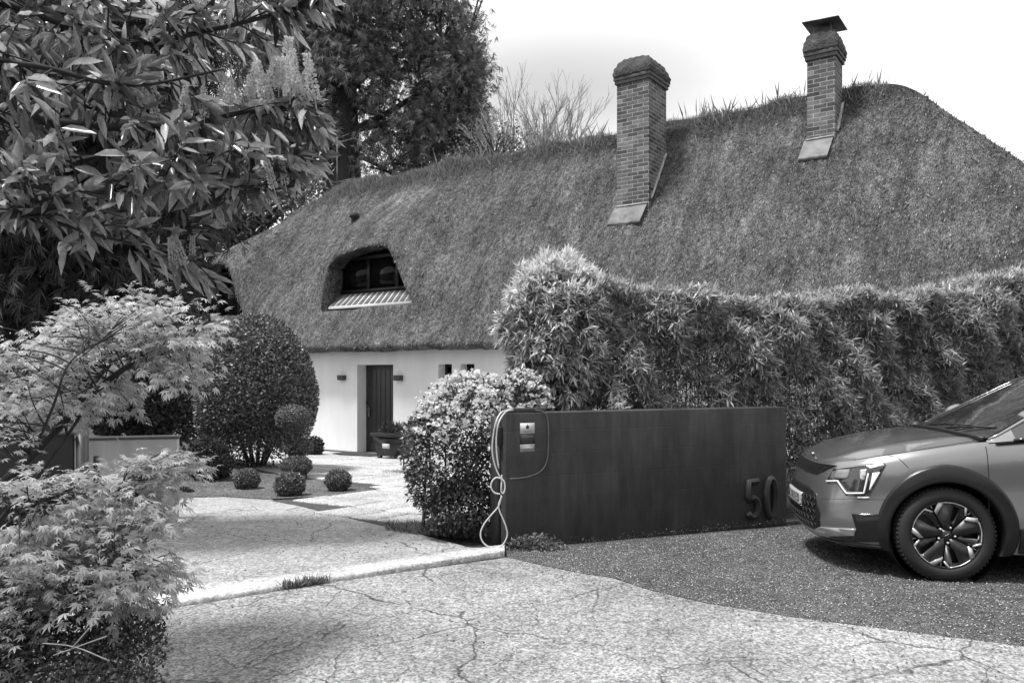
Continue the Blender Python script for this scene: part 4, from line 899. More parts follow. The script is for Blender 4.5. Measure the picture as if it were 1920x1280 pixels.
def spike_mesh(seed, L=.13):
    rr = np.random.default_rng(seed); n_ = 330; t = rr.uniform(0, 1, n_); a = rr.uniform(0, 6.283, n_); r_ = .0135*(1-.55*t)*rr.uniform(.75, 1.1, n_)
    p = np.stack([r_*np.cos(a), r_*np.sin(a), t*L], -1); d = np.stack([np.cos(a), np.sin(a), .5+0*a], -1); tv, tf = T_simple(.45)
    V1, F1 = scatter(tv, tf, p, frames(unit(d), rr.normal(size=(n_, 3))), rr.uniform(.006, .011, n_)); mb = MB(); mb.tube([(0, 0, -.03), (0, 0, L)], .0022, 4)
    return V1, F1, mb
def laurel():
    root = empty('laurel_tree', (-3.0, 2.7, 0), label='glossy large-leaved laurel with upright flower spikes hanging over the top left corner', cat='tree'); o = Vector((-3.0, 2.7, 0)); on = np.array(o)
    mb = MB(); L = []
    def lim(pts, r0, r1): L.append(limb(mb, [P(u, v, Y)-o for u, v, Y in pts], r0, r1))
    mb.tube([Vector((0, 0, -.1)), Vector((.02, 0, 1.2)), Vector((.1, .05, 2.2)), Vector((.2, .1, 3.6))], [.09, .075, .06, .03], 9)
    t0 = (-560, 280, 2.75); t1 = (-560, -300, 2.8)
    lim([t0, (-250, 240, 2.75), (0, 222, 2.75), (200, 238, 2.75), (350, 232, 2.8), (470, 208, 2.85), (600, 196, 2.9)], .024, .005)
    lim([t1, (-150, -60, 2.9), (80, 30, 2.9), (230, 80, 2.95), (380, 60, 3.0), (540, 20, 3.0), (630, -10, 3.0)], .020, .004)
    lim([t0, (-200, 400, 2.6), (50, 400, 2.6), (180, 360, 2.65), (330, 350, 2.75), (460, 360, 2.8), (550, 350, 2.9)], .018, .004)
    lim([t0, (-150, 300, 3.0), (60, 320, 3.0), (220, 290, 3.0), (400, 290, 3.0), (560, 300, 3.05)], .014, .004)
    lim([t1, (-100, 60, 2.6), (100, 130, 2.6), (250, 160, 2.7), (420, 130, 2.8)], .014, .004)
    lim([(50, 400, 2.6), (180, 440, 2.7), (300, 470, 2.8), (400, 500, 2.9)], .008, .003)
    blobs = [(60, 60, 170, 110, 2.9, .4), (260, 60, 160, 90, 2.95, .4), (460, 20, 130, 60, 3.0, .3), (560, 0, 60, 28, 3.0, .2), (120, 200, 180, 90, 2.8, .4), (300, 200, 130, 80, 2.85, .35), (430, 230, 110, 55, 2.9, .3), (550, 225, 75, 42, 2.9, .2, 5200), (600, 235, 45, 32, 2.9, .15, 1800), (600, 10, 40, 24, 3.0, .15, 1200), (560, 300, 50, 40, 2.95, .2, 2600),
             (200, 320, 170, 80, 2.75, .35), (360, 320, 140, 80, 2.85, .35), (490, 310, 90, 60, 2.95, .25), (120, 400, 150, 70, 2.7, .3), (300, 440, 110, 60, 2.8, .3), (410, 400, 80, 55, 2.9, .25), (370, 510, 45, 26, 2.9, .15, 1500), (-80, 200, 150, 260, 2.8, .5)]
    T = blobpts(blobs, 350)-on; paths = grow(mb, L, T, .0045, .05, 6, (.10, 1.2)); mb.build('trunk', TWIG, root)
    pos = []; dr = []; nm = []; sz = []
    for pa in paths:
        k = RG.integers(7, 12); ax = unit((pa[-1]-pa[-3])[None])[0]; ax = unit((ax+np.array([.45, -.1, -.12]))[None])[0]
        a1 = np.cross(ax, [0, 0, 1.]); a1 /= np.linalg.norm(a1)+1e-9; a2 = np.cross(a1, ax)
        for j in range(k):
            th = j*2.4+RG.uniform(0, 1); rad = a1*math.cos(th)+a2*math.sin(th); b = pa[-1]-ax*.014*j
            d = ax*RG.uniform(.4, 1.1)+rad*.7+np.array([.12, 0, -.40]); pos.append(b); dr.append(d); nm.append(np.array([0, 0, 1.])*.8-rad*(.5 if rad[2] < 0 else -.5)*-1+ax*.2+RG.normal(size=3)*.25); sz.append(RG.uniform(.06, .13))
    pos = np.array(pos); leafmesh('crown', *LANCEB, pos, unit(np.array(dr)), unit(np.array(nm)), np.array(sz), LAUREL, root)
    sp = []
    rr = random.Random(5)
    for (u, v) in [(445, 185), (462, 170), (478, 178), (492, 168), (508, 178), (522, 165), (535, 150), (548, 168), (555, 155), (570, 180), (585, 178), (540, 175), (430, 205), (415, 195), (500, 190), (565, 165),
                   (225, 195), (275, 190), (300, 225), (345, 205), (380, 215), (210, 250), (520, 350), (548, 352), (530, 335), (100, 295), (60, 280), (30, 300), (385, 285), (410, 300), (360, 480), (330, 500), (345, 485)]:
        sp.append((u+rr.uniform(-6, 6), v+rr.uniform(-4, 4), rr.uniform(2.75, 3.0)))
    meshes = []
    for k in range(3):
        V1, F1, m2 = spike_mesh(k); nV = len(V1); V2 = np.vstack([V1, np.array([tuple(v) for v in m2.V])]); fq = [np.array(F1), np.array([f for f in m2.F if len(f) == 4])+nV]
        ob = mk('flower_spike', V2, fq, FLOR, root, tone=rnd(len(V2), .2, 1)); meshes.append(ob)
    for i, (u, v, Y) in enumerate(sp):
        ob = meshes[i] if i < 3 else meshes[i % 3].copy()
        if i >= 3: COL.objects.link(ob); ob.parent = root
        ob.location = P(u, v+8, Y)-o; ob.rotation_euler = (rr.uniform(-.4, .4), rr.uniform(-.4, .5), rr.uniform(0, 6)); s_ = rr.uniform(.75, 1.25)*(1.05 if 430 < u < 600 and v < 210 else .8); ob.scale = (s_, s_, s_)
laurel()

def fronds(root, name, centers, n_per, size, mat, droop=-.8, tmpl=FINE, jit=.3, o=None):
    c = np.repeat(centers, n_per, 0); c = c+RG.normal(size=c.shape)*jit; d = unit(RG.normal(size=c.shape)*np.array([.7, .7, .45])+np.array([0, 0, droop])); nn_ = unit(RG.normal(size=c.shape)+np.array([0, -.4, .5]))
    return leafmesh(name, *tmpl, c-(0 if o is None else o), d, nn_, rnd(len(c), .6, 1.25)*size, mat, root)
def cypress():
    Yc = 7.2; b = P(60, 900, Yc); o = Vector((b.x-.6, Yc, 0)); root = empty('cypress_tree', tuple(o), label='dark cypress with drooping fronds behind the maple and laurel', cat='tree'); on = np.array(o)
    mb = MB(); mb.tube([Vector((0, 0, -.2)), Vector((.05, 0, 2)), Vector((0, .1, 4)), Vector((.1, 0, 6.2))], [.2, .17, .12, .05], 9); L = [[np.array([0.05, 0, z]) for z in np.arange(1, 6, .3)]]
    blobs = [(60, 560, 160, 110, Yc, .9), (190, 520, 120, 95, Yc, .7), (290, 540, 70, 60, Yc-.2, .5), (80, 420, 190, 90, Yc, .9), (250, 400, 140, 90, Yc, .7), (100, 280, 210, 110, Yc, .9), (300, 250, 110, 90, Yc, .6), (90, 120, 220, 120, Yc, .9), (270, 90, 130, 110, Yc, .6), (100, -40, 200, 90, Yc, .8), (-120, 300, 120, 330, Yc, 1)]
    C_ = blobpts(blobs, 520); paths = grow(mb, L, C_[:150]-on, .014, .12, 5, (.3, 5)); mb.build('trunk', BARK, root)
    fronds(root, 'crown', C_, 70, .14, CYP, -1.0, FINE, .14, on)
cypress()
def sequoia():
    Yc = 36.; o = Vector((P(640, 600, Yc).x, Yc, 0)); on = np.array(o); root = empty('giant_conifer', tuple(o), label='tall dark conifer with a broad trunk rising behind the left part of the ridge', cat='tree')
    mb = MB(); zt = 26
    mb.tube([Vector((0, 0, -1)), Vector((0, 0, 3)), Vector((.05, 0, 9)), Vector((0, 0, 14)), Vector((0, 0, zt))], [1.3, 1.02, .90, .7, .1], 14)
    L = []
    for (v0, pts) in ((330, [(640, 300), (700, 262), (722, 268), (738, 310), (740, 345)]), (0, [(640, 255), (720, 215), (790, 175), (850, 160), (905, 150)]), (0, [(640, 190), (700, 130), (780, 90), (880, 60)]), (0, [(640, 120), (560, 80), (480, 60)]), (0, [(640, 280), (690, 300), (740, 330)]),
                      (0, [(640, 235), (580, 190), (500, 190), (440, 230)]), (0, [(640, 60), (730, 0), (830, -40)]), (0, [(640, 250), (730, 232), (820, 250), (880, 280)]), (0, [(640, 290), (590, 300), (520, 330)])):
        L.append(limb(mb, [P(u, v, Yc+(i-1)*.35*(-1)**int(v0 > 0))-o for i, (u, v) in enumerate(pts)], .17, .04, 7, 4))
    blobs = [(700, 40, 130, 90, Yc, 3), (830, 60, 85, 80, Yc, 2.6), (560, 60, 120, 90, Yc, 3), (480, 40, 60, 90, Yc, 2), (870, 140, 50, 55, Yc, 2), (790, 150, 90, 60, Yc, 2.5), (660, 130, 70, 60, Yc-1, 2), (540, 150, 100, 60, Yc, 2.5), (500, 230, 80, 60, Yc, 2), (800, 230, 70, 45, Yc, 2, 2600), (880, 205, 40, 50, Yc, 1.6), (700, 200, 40, 40, Yc, 1.5, 900), (850, 275, 60, 28, Yc, 1.6, 1300), (780, 295, 60, 30, Yc, 1.5, 1900), (700, 285, 38, 40, Yc-1, 1, 1300), (850, 235, 60, 40, Yc, 1.6, 2200), (620, 240, 45, 40, Yc-1.3, .6, 1300), (740, 240, 60, 30, Yc, 1.5, 1300),
             (570, 300, 50, 40, Yc, 2, 1500), (470, 320, 60, 50, Yc, 2), (700, -80, 260, 70, Yc, 3), (600, -120, 200, 60, Yc, 3, 5000)]
    C_ = blobpts(blobs, 640); paths = grow(mb, L+[[np.array([0, 0, z]) for z in np.arange(8, 24, .8)]], C_[:330]-on, .07, .1, 5, (.5, 9)); mb.build('trunk', simple('conifer_bark', .05, .95, .4, 3, 1, 5, stretch=(1, 1, .2), bd=.2), root)
    fronds(root, 'crown', C_, 66, .36, SEQ, -.55, TUFT, .36, on)
sequoia()
# trees and bushes beyond the ridge
def leafytree(name, label, u, v, blobs, Y, n_, ls, mat, r=.1, sub=14, jit=.25):
    o = Vector((P(u, v, Y).x, Y, -.4)); on = np.array(o); root = empty(name, tuple(o), label=label, cat='tree'); zt = P(u, v, Y).z
    mb = MB(); mb.tube([Vector((0, 0, -.2)), Vector((.1, 0, zt*.5)), Vector((0, 0, zt+.4))], [r, r*.8, r*.3], 8)
    C_ = blobpts(blobs, n_); grow(mb, [[np.array([0, 0, z]) for z in np.arange(zt*.3, zt, .3)]], C_[:90]-on, r*.25, .1, 5, (.2, 9)); mb.build('trunk', BARK, root)
    c = np.repeat(C_, sub, 0)+RG.normal(size=(n_*sub, 3))*jit; leafmesh('crown', *OVAL, c-on, unit(RG.normal(size=c.shape)), unit(RG.normal(size=c.shape)+np.array([0, 0, 1.])), rnd(len(c), .6, 1.3)*ls, mat, root)
leafytree('broadleaf_tree', 'leafy tree showing between the laurel and the left hip of the roof', 470, 380, [(440, 400, 70, 70, 27, 1.5), (520, 370, 60, 60, 27, 1.5), (400, 480, 60, 60, 27, 1.4), (560, 340, 50, 40, 27, 1.3), (350, 420, 60, 80, 27, 1.4)], 27, 700, .16, BUSHM, .2)
leafytree('leafy_bush', 'pale leafy bush showing over the ridge right of the big conifer', 925, 280, [(915, 262, 50, 30, 31, 1.2), (960, 262, 45, 22, 31, 1.2), (870, 285, 40, 22, 31, 1)], 31, 110, .13, BUSHM, .1, 8)
def baretree(name, label, u, v0, v1, Y, spread, seed, nst):
    rr = random.Random(seed); o = Vector((P(u, v0, Y).x, Y, 0)); root = empty(name, tuple(o), label=label, cat='tree'); mb = MB(); zb = P(u, v0, Y).z-2.5; zt = P(u, v1, Y).z
    mb.tube([Vector((0, 0, -.5)), Vector((0, 0, zb))], [.18, .13], 7)
    def br(p, d, L, r, dep):
        q = p+d*L; m = (p+q)/2+Vector((rr.uniform(-1, 1), rr.uniform(-1, 1), .3))*L*.05; mb.tube([p, m, q], [r, r*.85, r*.7], 4, False)
        if dep == 0: return
        for _ in range(rr.choice([2, 3, 3])):
            a = Vector((rr.uniform(-1, 1), rr.uniform(-1, 1), rr.uniform(-.2, .5)))*.42*spread; br(q if rr.random() < .6 else m, (d+a).normalized(), L*rr.uniform(.6, .85), r*.62, dep-1)
    for i in range(nst):
        a = i*2.4; d = Vector((math.cos(a)*.45*spread, math.sin(a)*.4, 1)).normalized(); br(Vector((0, 0, zb)), d, (zt-zb)*.30, .055, 5)
    mb.build('branches', BAREB, root)
baretree('bare_tree', 'bare twiggy tree left of the pair standing beyond the ridge', 962, 270, 152, 33, 1.05, 3, 9)
baretree('bare_tree', 'bare twiggy tree closer to the first chimney beyond the ridge', 1035, 258, 158, 33, 1.0, 8, 9)

# ---------------------------------------------------------------- low growth
def grasspatch(name, label, cen, rx, ry, n_, L0, L1, ang=0, mat=GRASS):
    q = inball(n_)[:, :2]*np.array([rx, ry]); c, s = math.cos(ang), math.sin(ang); x = cen[0]+q[:, 0]*c-q[:, 1]*s; y = cen[1]+q[:, 0]*s+q[:, 1]*c; p = np.stack([x, y, gz(x, y)+.0], -1)
    d = unit(RG.normal(size=p.shape)*np.array([.5, .5, .1])+np.array([0, 0, 1.])); leafmesh(name, *T_simple(.06, .25), p, d, RG.normal(size=p.shape), rnd(n_, L0, L1), mat, None, label=label, cat='grass', kind='stuff')
c = G(810, 1000); grasspatch('grass_tuft', 'grass edging the driveway under the flowering shrub', c, .55, .16, 1500, .04, .13, -.5)
c = G(775, 888); grasspatch('grass_tuft', 'small patch of lawn beside the flagstones', c, .6, .3, 1200, .03, .08, -.3)
c = a0.lerp(a1, (G(570, 1101).x-a0.x)/(a1.x-a0.x)); grasspatch('grass_tuft', 'grass tuft growing from the joint of the threshold strip', (c.x, c.y-.012), .20, .018, 320, .04, .10, math.atan2(dd.y, dd.x))
c = G(1005, 1030); 
def weeds(cen, n_, rx, ry, h, label, seed=0, ls=.03):
    q = inball(n_); x = cen[0]+q[:, 0]*rx; y = cen[1]+q[:, 1]*ry; p = np.stack([x, y, gz(x, y)+.01+np.abs(q[:, 2])*h], -1); leafmesh('weeds', *OVAL, p, unit(RG.normal(size=p.shape)+np.array([0, 0, .6])), unit(RG.normal(size=p.shape)+np.array([0, 0, 1.])), rnd(n_, .5, 1.3)*ls, CHOI if seed else BUSHM, None, label=label, cat='weeds', kind='stuff')
weeds((c.x, c.y-.02), 700, .28, .09, .13, 'low weeds at the left foot of the steel wall')
for i in range(1):
    t = np.sort(rnd(900, .1, 3.1)); x = WA.x+WD.x*t+WD.y*rnd(900, .0, .16); y = WA.y+WD.y*t-WD.x*rnd(900, 0, .16); p = np.stack([x, y, .005+rnd(900)**3*.06], -1)
    leafmesh('weeds', *OVAL, p, unit(RG.normal(size=p.shape)+np.array([0, 0, .5])), unit(RG.normal(size=p.shape)+np.array([0, 0, 1.])), rnd(900, .006, .018), CHOI, None, label='fine weeds and dead leaves along the foot of the steel wall', cat='weeds', kind='stuff')
# dark ground shrub in the left corner, with dry twigs
n_ = 26000; p = blobpts([(120, 1230, 190, 75, 3.3, .35), (-60, 1200, 160, 110, 3.3, .4), (210, 1180, 95, 45, 3.5, .3), (150, 1330, 170, 80, 3.0, .3), (20, 1120, 120, 60, 3.6, .4)], n_); p = p[p[:, 2] > .0]
o = np.array([-2.0, 3.3, 0]); root = empty('ground_shrub', tuple(o), label='dense small-leaved dark shrub in the bottom left corner', cat='shrub')
leafmesh('foliage', *OVAL, p-o, unit(RG.normal(size=p.shape)+np.array([.2, -.3, .5])), unit(RG.normal(size=p.shape)+np.array([0, 0, .8])), rnd(len(p), .012, .028), CHOI, root)
mb = MB(); rr = random.Random(9)
for i in range(26):
    b = Vector((rr.uniform(-.6, .5), rr.uniform(-.2, .3), 0)); t = b+Vector((rr.uniform(-.2, .4), rr.uniform(-.2, .1), rr.uniform(.15, .5))); mb.tube([b, b.lerp(t, .5)+Vector((.02, 0, .02)), t], [.006, .005, .003], 5)
mb.build('stem', TWIG, root)
mb = MB(); 
for pts in (((100, 1228, 3.0), (150, 1210, 3.0), (200, 1192, 3.02)), ((80, 1205, 3.05), (140, 1212, 3.0), (205, 1238, 2.95)), ((130, 1220, 2.98), (165, 1180, 2.95), (180, 1168, 2.95))):
    mb.tube(smoothline([P(*q)-Vector(o) for q in pts], 4), .0026, 5)
mb.build('dry_twig', PALEW, root)
# chippings and leaf litter on the parking ground, crumbs on the concrete
def litter(name, label, poly, n_, s0, s1, mat, h=.004, tl=(0, 1)):
    A = np.array(poly); x = rnd(n_*3, A[:, 0].min(), A[:, 0].max()); y = rnd(n_*3, A[:, 1].min(), A[:, 1].max())
    ins = np.zeros(len(x), bool)
    for a, b in zip(A, np.roll(A, -1, 0)):
        if a[1] != b[1]: ins ^= ((a[1] > y) != (b[1] > y)) & (x < (b[0]-a[0])*(y-a[1])/(b[1]-a[1])+a[0])
    x, y = x[ins][:n_], y[ins][:n_]; p = np.stack([x, y, gz(x, y)+h+.004], -1); k = len(p)
    tv = np.array([(-.5, -.4, 0), (.5, -.35, 0), (.55, .4, 0), (-.4, .45, 0), (0, 0, .35)], float); tf = np.array([(0, 1, 4), (1, 2, 4), (2, 3, 4), (3, 0, 4)])
    leafmesh(name, tv, tf, p, unit(RG.normal(size=p.shape)*np.array([1, 1, .25])), unit(RG.normal(size=p.shape)*.35+np.array([0, 0, 1.])), rnd(k, s0, s1), mat, None, tone=rnd(k, *tl)**1.6, label=label, cat='litter', kind='stuff')
litter('chippings', 'loose pale chippings scattered over the parking ground', gp((950, 1050), (1090, 1077), (1150, 1086), (1220, 1109), (1330, 1134), (1500, 1161), (1700, 1187), (1920, 1215))+[(5.9, 3.36), (9.5, 3.36), (9.5, 8.4), (2.9, 8.1), (0, 6.8)], 95000, .003, .011, DRYL)
litter('chippings', 'chippings spilled over the edge of the concrete apron', gp((950, 1052), (1090, 1079), (1220, 1111), (1500, 1163), (1920, 1217))+gp((1920, 1232), (1500, 1178), (1220, 1125), (1090, 1090), (940, 1060)), 900, .004, .012, DRYL, .006, (0, .7))
litter('leaf_litter', 'dark crumbs and dead leaves scattered over the concrete', [(-3, 3.4), (4.5, 3.4), (3.4, 4.2), (.8, 5.9), (-.3, 6.4), (-2.8, 4.9)], 420, .004, .012, DRYL, .006, (0, .4))
litter('leaf_litter', 'dark crumbs scattered over the inner driveway', [(-2.6, 5.4), (-.3, 6.9), (-1.0, 8.0), (-4.2, 9.6), (-4.6, 7)], 320, .006, .016, DRYL, .006, (0, .4))

# ---------------------------------------------------------------- the car
CARM = simple('grey_car_paint', .31, .28, .03, 2, metallic=.8, coat=1.0); CARM.node_tree.nodes['Principled BSDF'].inputs['Coat Roughness'].default_value = .03
GLOSSB = simple('gloss_black', .012, .12, .05, coat=.5); CLAD = simple('dark_cladding', .014, .30, .1, 20, .05, 200); CHROME = simple('bright_trim', .75, .18, .03, metallic=.9)
SILV = simple('satin_silver', .42, .38, .05, metallic=.5); RUB = simple('tyre_rubber', .022, .75, .15, 12); RIMD = simple('dark_rim', .035, .35, .05); RIMS = simple('machined_rim', .62, .3, .03, metallic=.4)
LENS = simple('lamp_glass', .03, .05, .02, spec=.8, coat=1); GLASSC = simple('windscreen_glass', .035, .03, .05, spec=.9, coat=1); LAMPW = simple('white_lamp_strip', .8, .35, .02); PLATEW = simple('plate_white', .38, .4, .03); MESHM = simple('grille_mesh', .03, .4, .1)
ca = math.atan2(-.156, .988); car = empty('parked_car', (2.393, 6.755, 0), ca, label='mid grey hatchback with black wheel arch trim parked on the chippings', cat='car')
CM = np.array(MW(car))
OL = smoothline([(0, 0, 0), (.008, .22, 0), (.04, .42, 0), (.10, .58, 0), (.19, .70, 0), (.32, .795, 0), (.50, .855, 0), (.70, .888, 0), (.95, .90, 0), (1.5, .905, 0), (2.2, .905, 0), (3.0, .905, 0), (3.6, .90, 0), (4.0, .86, 0), (4.25, .74, 0), (4.38, .5, 0), (4.42, .2, 0), (4.42, 0, 0)], 8)
OL = np.array([tuple(p) for p in OL])[:, :2]; LL = np.concatenate([[0], np.cumsum(np.hypot(*np.diff(OL, axis=0).T))]); LMAX = LL[-1]
tg = np.gradient(OL, LL, axis=0); NRM = unit(np.stack([-tg[:, 1], tg[:, 0]], -1))  # pointing outward for +y side?
if NRM[0, 0] > 0: NRM = -NRM
def ztop(x): return np.interp(x, [0, .2, .43, .7, 1.1, 1.5, 2.5, 3.5, 4.42], [.795, .835, .885, .935, 1.0, 1.04, 1.05, 1.08, 1.08])
def zlow(x): return np.interp(x, [0, .25, .5, 4.0, 4.42], [.20, .20, .21, .21, .26])
def car_S(l, z, off=0.0):
    """l signed: >0 near side (local -y)"""
    l = np.asarray(l, float); z = np.asarray(z, float); al = np.abs(l); x = np.interp(al, LL, OL[:, 0]); y = np.interp(al, LL, OL[:, 1]); nx = np.interp(al, LL, NRM[:, 0]); ny = np.interp(al, LL, NRM[:, 1])
    r = np.clip((z-zlow(x))/(ztop(x)-zlow(x)), 0, 1); fr = np.clip(1-x/.45, 0, 1)
    side = np.interp(r, [0, .12, .35, .62, .80, .90, .96, 1], [.05, .015, 0, .0, .012, .030, .052, .085]); frt = np.interp(r, [0, .10, .25, .5, .8, .93, 1], [.10, .04, .0, .0, .045, .075, .11])
    ins = side*(1-fr)+frt*fr; d = off-ins
    return np.stack([x+nx*d, -np.sign(np.where(l == 0, 1, l))*(y+ny*d), z], -1)
def xl(x): return np.interp(x, OL[:, 0][:int(len(OL)*.9)], LL[:int(len(OL)*.9)])
ls_ = np.concatenate([np.arange(0, 1.9, .028), np.arange(1.9, LMAX-1.3, .07), np.linspace(LMAX-1.3, LMAX, 22)]); rs = np.array([0, .06, .13, .2, .27, .34, .41, .48, .55, .62, .69, .76, .82, .87, .91, .94, .97, 1.])
Lg, Rg_ = np.meshgrid(ls_, rs, indexing='ij'); Xg = np.interp(Lg, LL, OL[:, 0]); Zg = zlow(Xg)+Rg_*(ztop(Xg)-zlow(Xg))
WX = (.88, 3.60); WZ = .34; AR = .395
Lg2, Zg2 = Lg.copy(), Zg.copy(); insd = np.zeros(Lg.shape, bool)
for wx in WX:
    wl = xl(wx); d = np.hypot(Lg-wl, Zg-WZ); nr = (np.abs(d-AR) < .022); Lg2 = np.where(nr, wl+(Lg-wl)/d*AR, Lg2); Zg2 = np.where(nr, WZ+(Zg-WZ)/d*AR, Zg2); insd |= (d < AR) & ~nr
bV = []; bF = []
for sgn in (1, -1):
    pts = car_S(sgn*np.maximum(Lg2, 1e-6), Zg2); n, m = Lg.shape; I = np.arange(n*m).reshape(n, m)+len(bV)*n*m; q = np.stack([I[:-1, :-1], I[1:, :-1], I[1:, 1:], I[:-1, 1:]], -1).reshape(-1, 4); k = insd.ravel()[(q-len(bV)*n*m)].any(1)
    if sgn < 0: q = q[:, ::-1]
    bF.append(q[~k]); bV.append(pts.reshape(-1, 3))
nb_ = len(bV[0])*2
# underside + deck
V = np.vstack(bV); Fl = [f.tolist() for a in bF for f in a]
body = mk('body', V, [np.vstack(bF)], CARM, car, smooth=True)
# hood
def hoodpt(x, q):
    x = np.asarray(x, float); e = car_S(xl(np.maximum(x, .001)), ztop(x)); 
    return e
lh = np.concatenate([np.arange(0.0, 1.62, .03)]); E_ = car_S(np.maximum(lh, 1e-6), ztop(np.interp(lh, LL, OL[:, 0])))
hx = np.concatenate([np.linspace(.112, .2, 5), np.linspace(.24, 1.30, 26)]); hw_ = np.interp(hx, E_[:, 0], -E_[:, 1]); hz = np.interp(hx, E_[:, 0], E_[:, 2]); qs = np.linspace(-1, 1, 31)
crown = np.interp(hx, [.11, .2, .35, .68, 1.05, 1.3], [0, .022, .052, .062, .050, .035])
Vh = []
for i, x in enumerate(hx):
    for q in qs:
        cr_ = crown[i]*(1-abs(q)**2.6)+.010*math.exp(-((abs(q)-.72)/.10)**2)*min(1, i/8); Vh.append((x, q*hw_[i], hz[i]+cr_))
I = np.arange(len(Vh)).reshape(len(hx), len(qs)); Fh = np.stack([I[:-1, :-1], I[1:, :-1], I[1:, 1:], I[:-1, 1:]], -1).reshape(-1, 4)
mk('bonnet', Vh, [Fh[:, ::-1]], CARM, car, smooth=True)
# floor and inner arches
MB().box((2.3, 0, .24), (3.7, 1.5, .06)).build('floor_pan', BLACK, car)
# deck + cabin
zr = lambda x: np.interp(x, [1.15, 1.27, 1.97, 2.2, 2.5, 3.0, 3.5, 3.9, 4.15, 4.36], [1.0, 1.05, 1.44, 1.50, 1.55, 1.555, 1.535, 1.46, 1.36, 1.08])
yr = lambda x: np.interp(x, [1.05, 1.12, 1.95, 2.5, 3.5, 4.0, 4.36], [.80, .79, .60, .59, .58, .56, .60])
xs_ = np.concatenate([np.linspace(1.05, 1.95, 19), np.linspace(2.0, 4.36, 34)])
def loft(fn, xs_, qs, name, mat, sm=True):
    V = [fn(x, q) for x in xs_ for q in qs]; I = np.arange(len(V)).reshape(len(xs_), len(qs)); Fq_ = np.stack([I[:-1, :-1], I[1:, :-1], I[1:, 1:], I[:-1, 1:]], -1).reshape(-1, 4); return mk(name, V, [Fq_[:, ::-1]], mat, car, smooth=sm)
def topfn(x, q): return (x-.10*(1-q*q)*np.clip((2.1-x)/1.0, 0, 1)*.6, q*yr(x), zr(x)+.035*(1-abs(q)**2.2)*np.clip((x-1.05)/.5, 0, 1))
loft(lambda x, q: tuple(topfn(x, q*.93)), np.linspace(1.16, 1.93, 18), np.linspace(-1, 1, 17), 'windscreen', GLASSC)
loft(topfn, np.linspace(1.93, 4.0, 30), np.linspace(-1, 1, 17), 'roof', CARM); loft(lambda x, q: tuple(topfn(x, q*.9)), np.linspace(4.0, 4.34, 8), np.linspace(-1, 1, 13), 'rear_window', GLASSC)
for sg in (-1, 1):
    def sidefn(x, q):
        b = np.array([x, sg*.835, ztop(x)-.005]); t = np.array([x, sg*yr(x), zr(x)]); p = b*(1-q)+t*q; return tuple(p)
    loft(sidefn, np.linspace(1.36, 4.1, 34), np.linspace(0, 1, 5), 'side_window', GLASSC)
    loft(lambda x, q: sidefn(x, q), np.linspace(1.18, 1.36, 6), np.linspace(0, 1, 4), 'pillar', CARM)
    mb = MB(); mb.tube([(x, sg*(yr(x)-.002), zr(x)+.0) for x in np.linspace(1.2, 4.3, 40)], [.011+.010*math.sin(min(1, i/16)*1.57) for i in range(40)], 8); mb.build('pillar', CARM if sg < 0 else GLOSSB, car, smooth=True)  # far pillar coloured black instead of body paint to suppress its sky reflection
    mb = MB(); mb.tube([(x, sg*.842, ztop(x)+.0) for x in np.linspace(1.34, 4.1, 30)], .012, 6); mb.build('belt_trim', GLOSSB, car, smooth=True)
# deck closing the body behind the bonnet
loft(lambda x, q: (x, q*.86, ztop(x)-.012), np.linspace(1.22, 4.3, 10), np.linspace(-1, 1, 3), 'deck', BLACK)
mb = MB(); mb.tube([(1.12+.06*q*q, q*.74, 1.045-.02*q*q) for q in np.linspace(-1, 1, 17)], .016, 6); mb.build('cowl', BLACK, car)
mb = MB(); mb.tube([(1.15, -.1, 1.06), (1.24, -.35, 1.09), (1.32, -.60, 1.10)], .007, 5); mb.tube([(1.14, .25, 1.065), (1.2, -.05, 1.09), (1.26, -.3, 1.10)], .007, 5); mb.build('wiper', BLACK, car)
for sg in (-1, 1):
    mb = MB(); bmx = bmesh.new(); bmesh.ops.create_icosphere(bmx, subdivisions=3, radius=1)
    for v in bmx.verts: v.co = Vector((1.62+v.co.x*.11, sg*(1.0+v.co.y*.11), 1.13+v.co.z*.085+.02*v.co.x))
    bmx.verts.index_update(); mb.add([v.co for v in bmx.verts], [[v.index for v in f.verts] for f in bmx.faces]); bmx.free(); mo_ = mb.build('wing_mirror', CARM, car, smooth=True)
    MB().tube([(1.52, sg*.85, 1.06), (1.58, sg*.94, 1.08)], .03, 8).build('mirror_arm', GLOSSB, mo_)
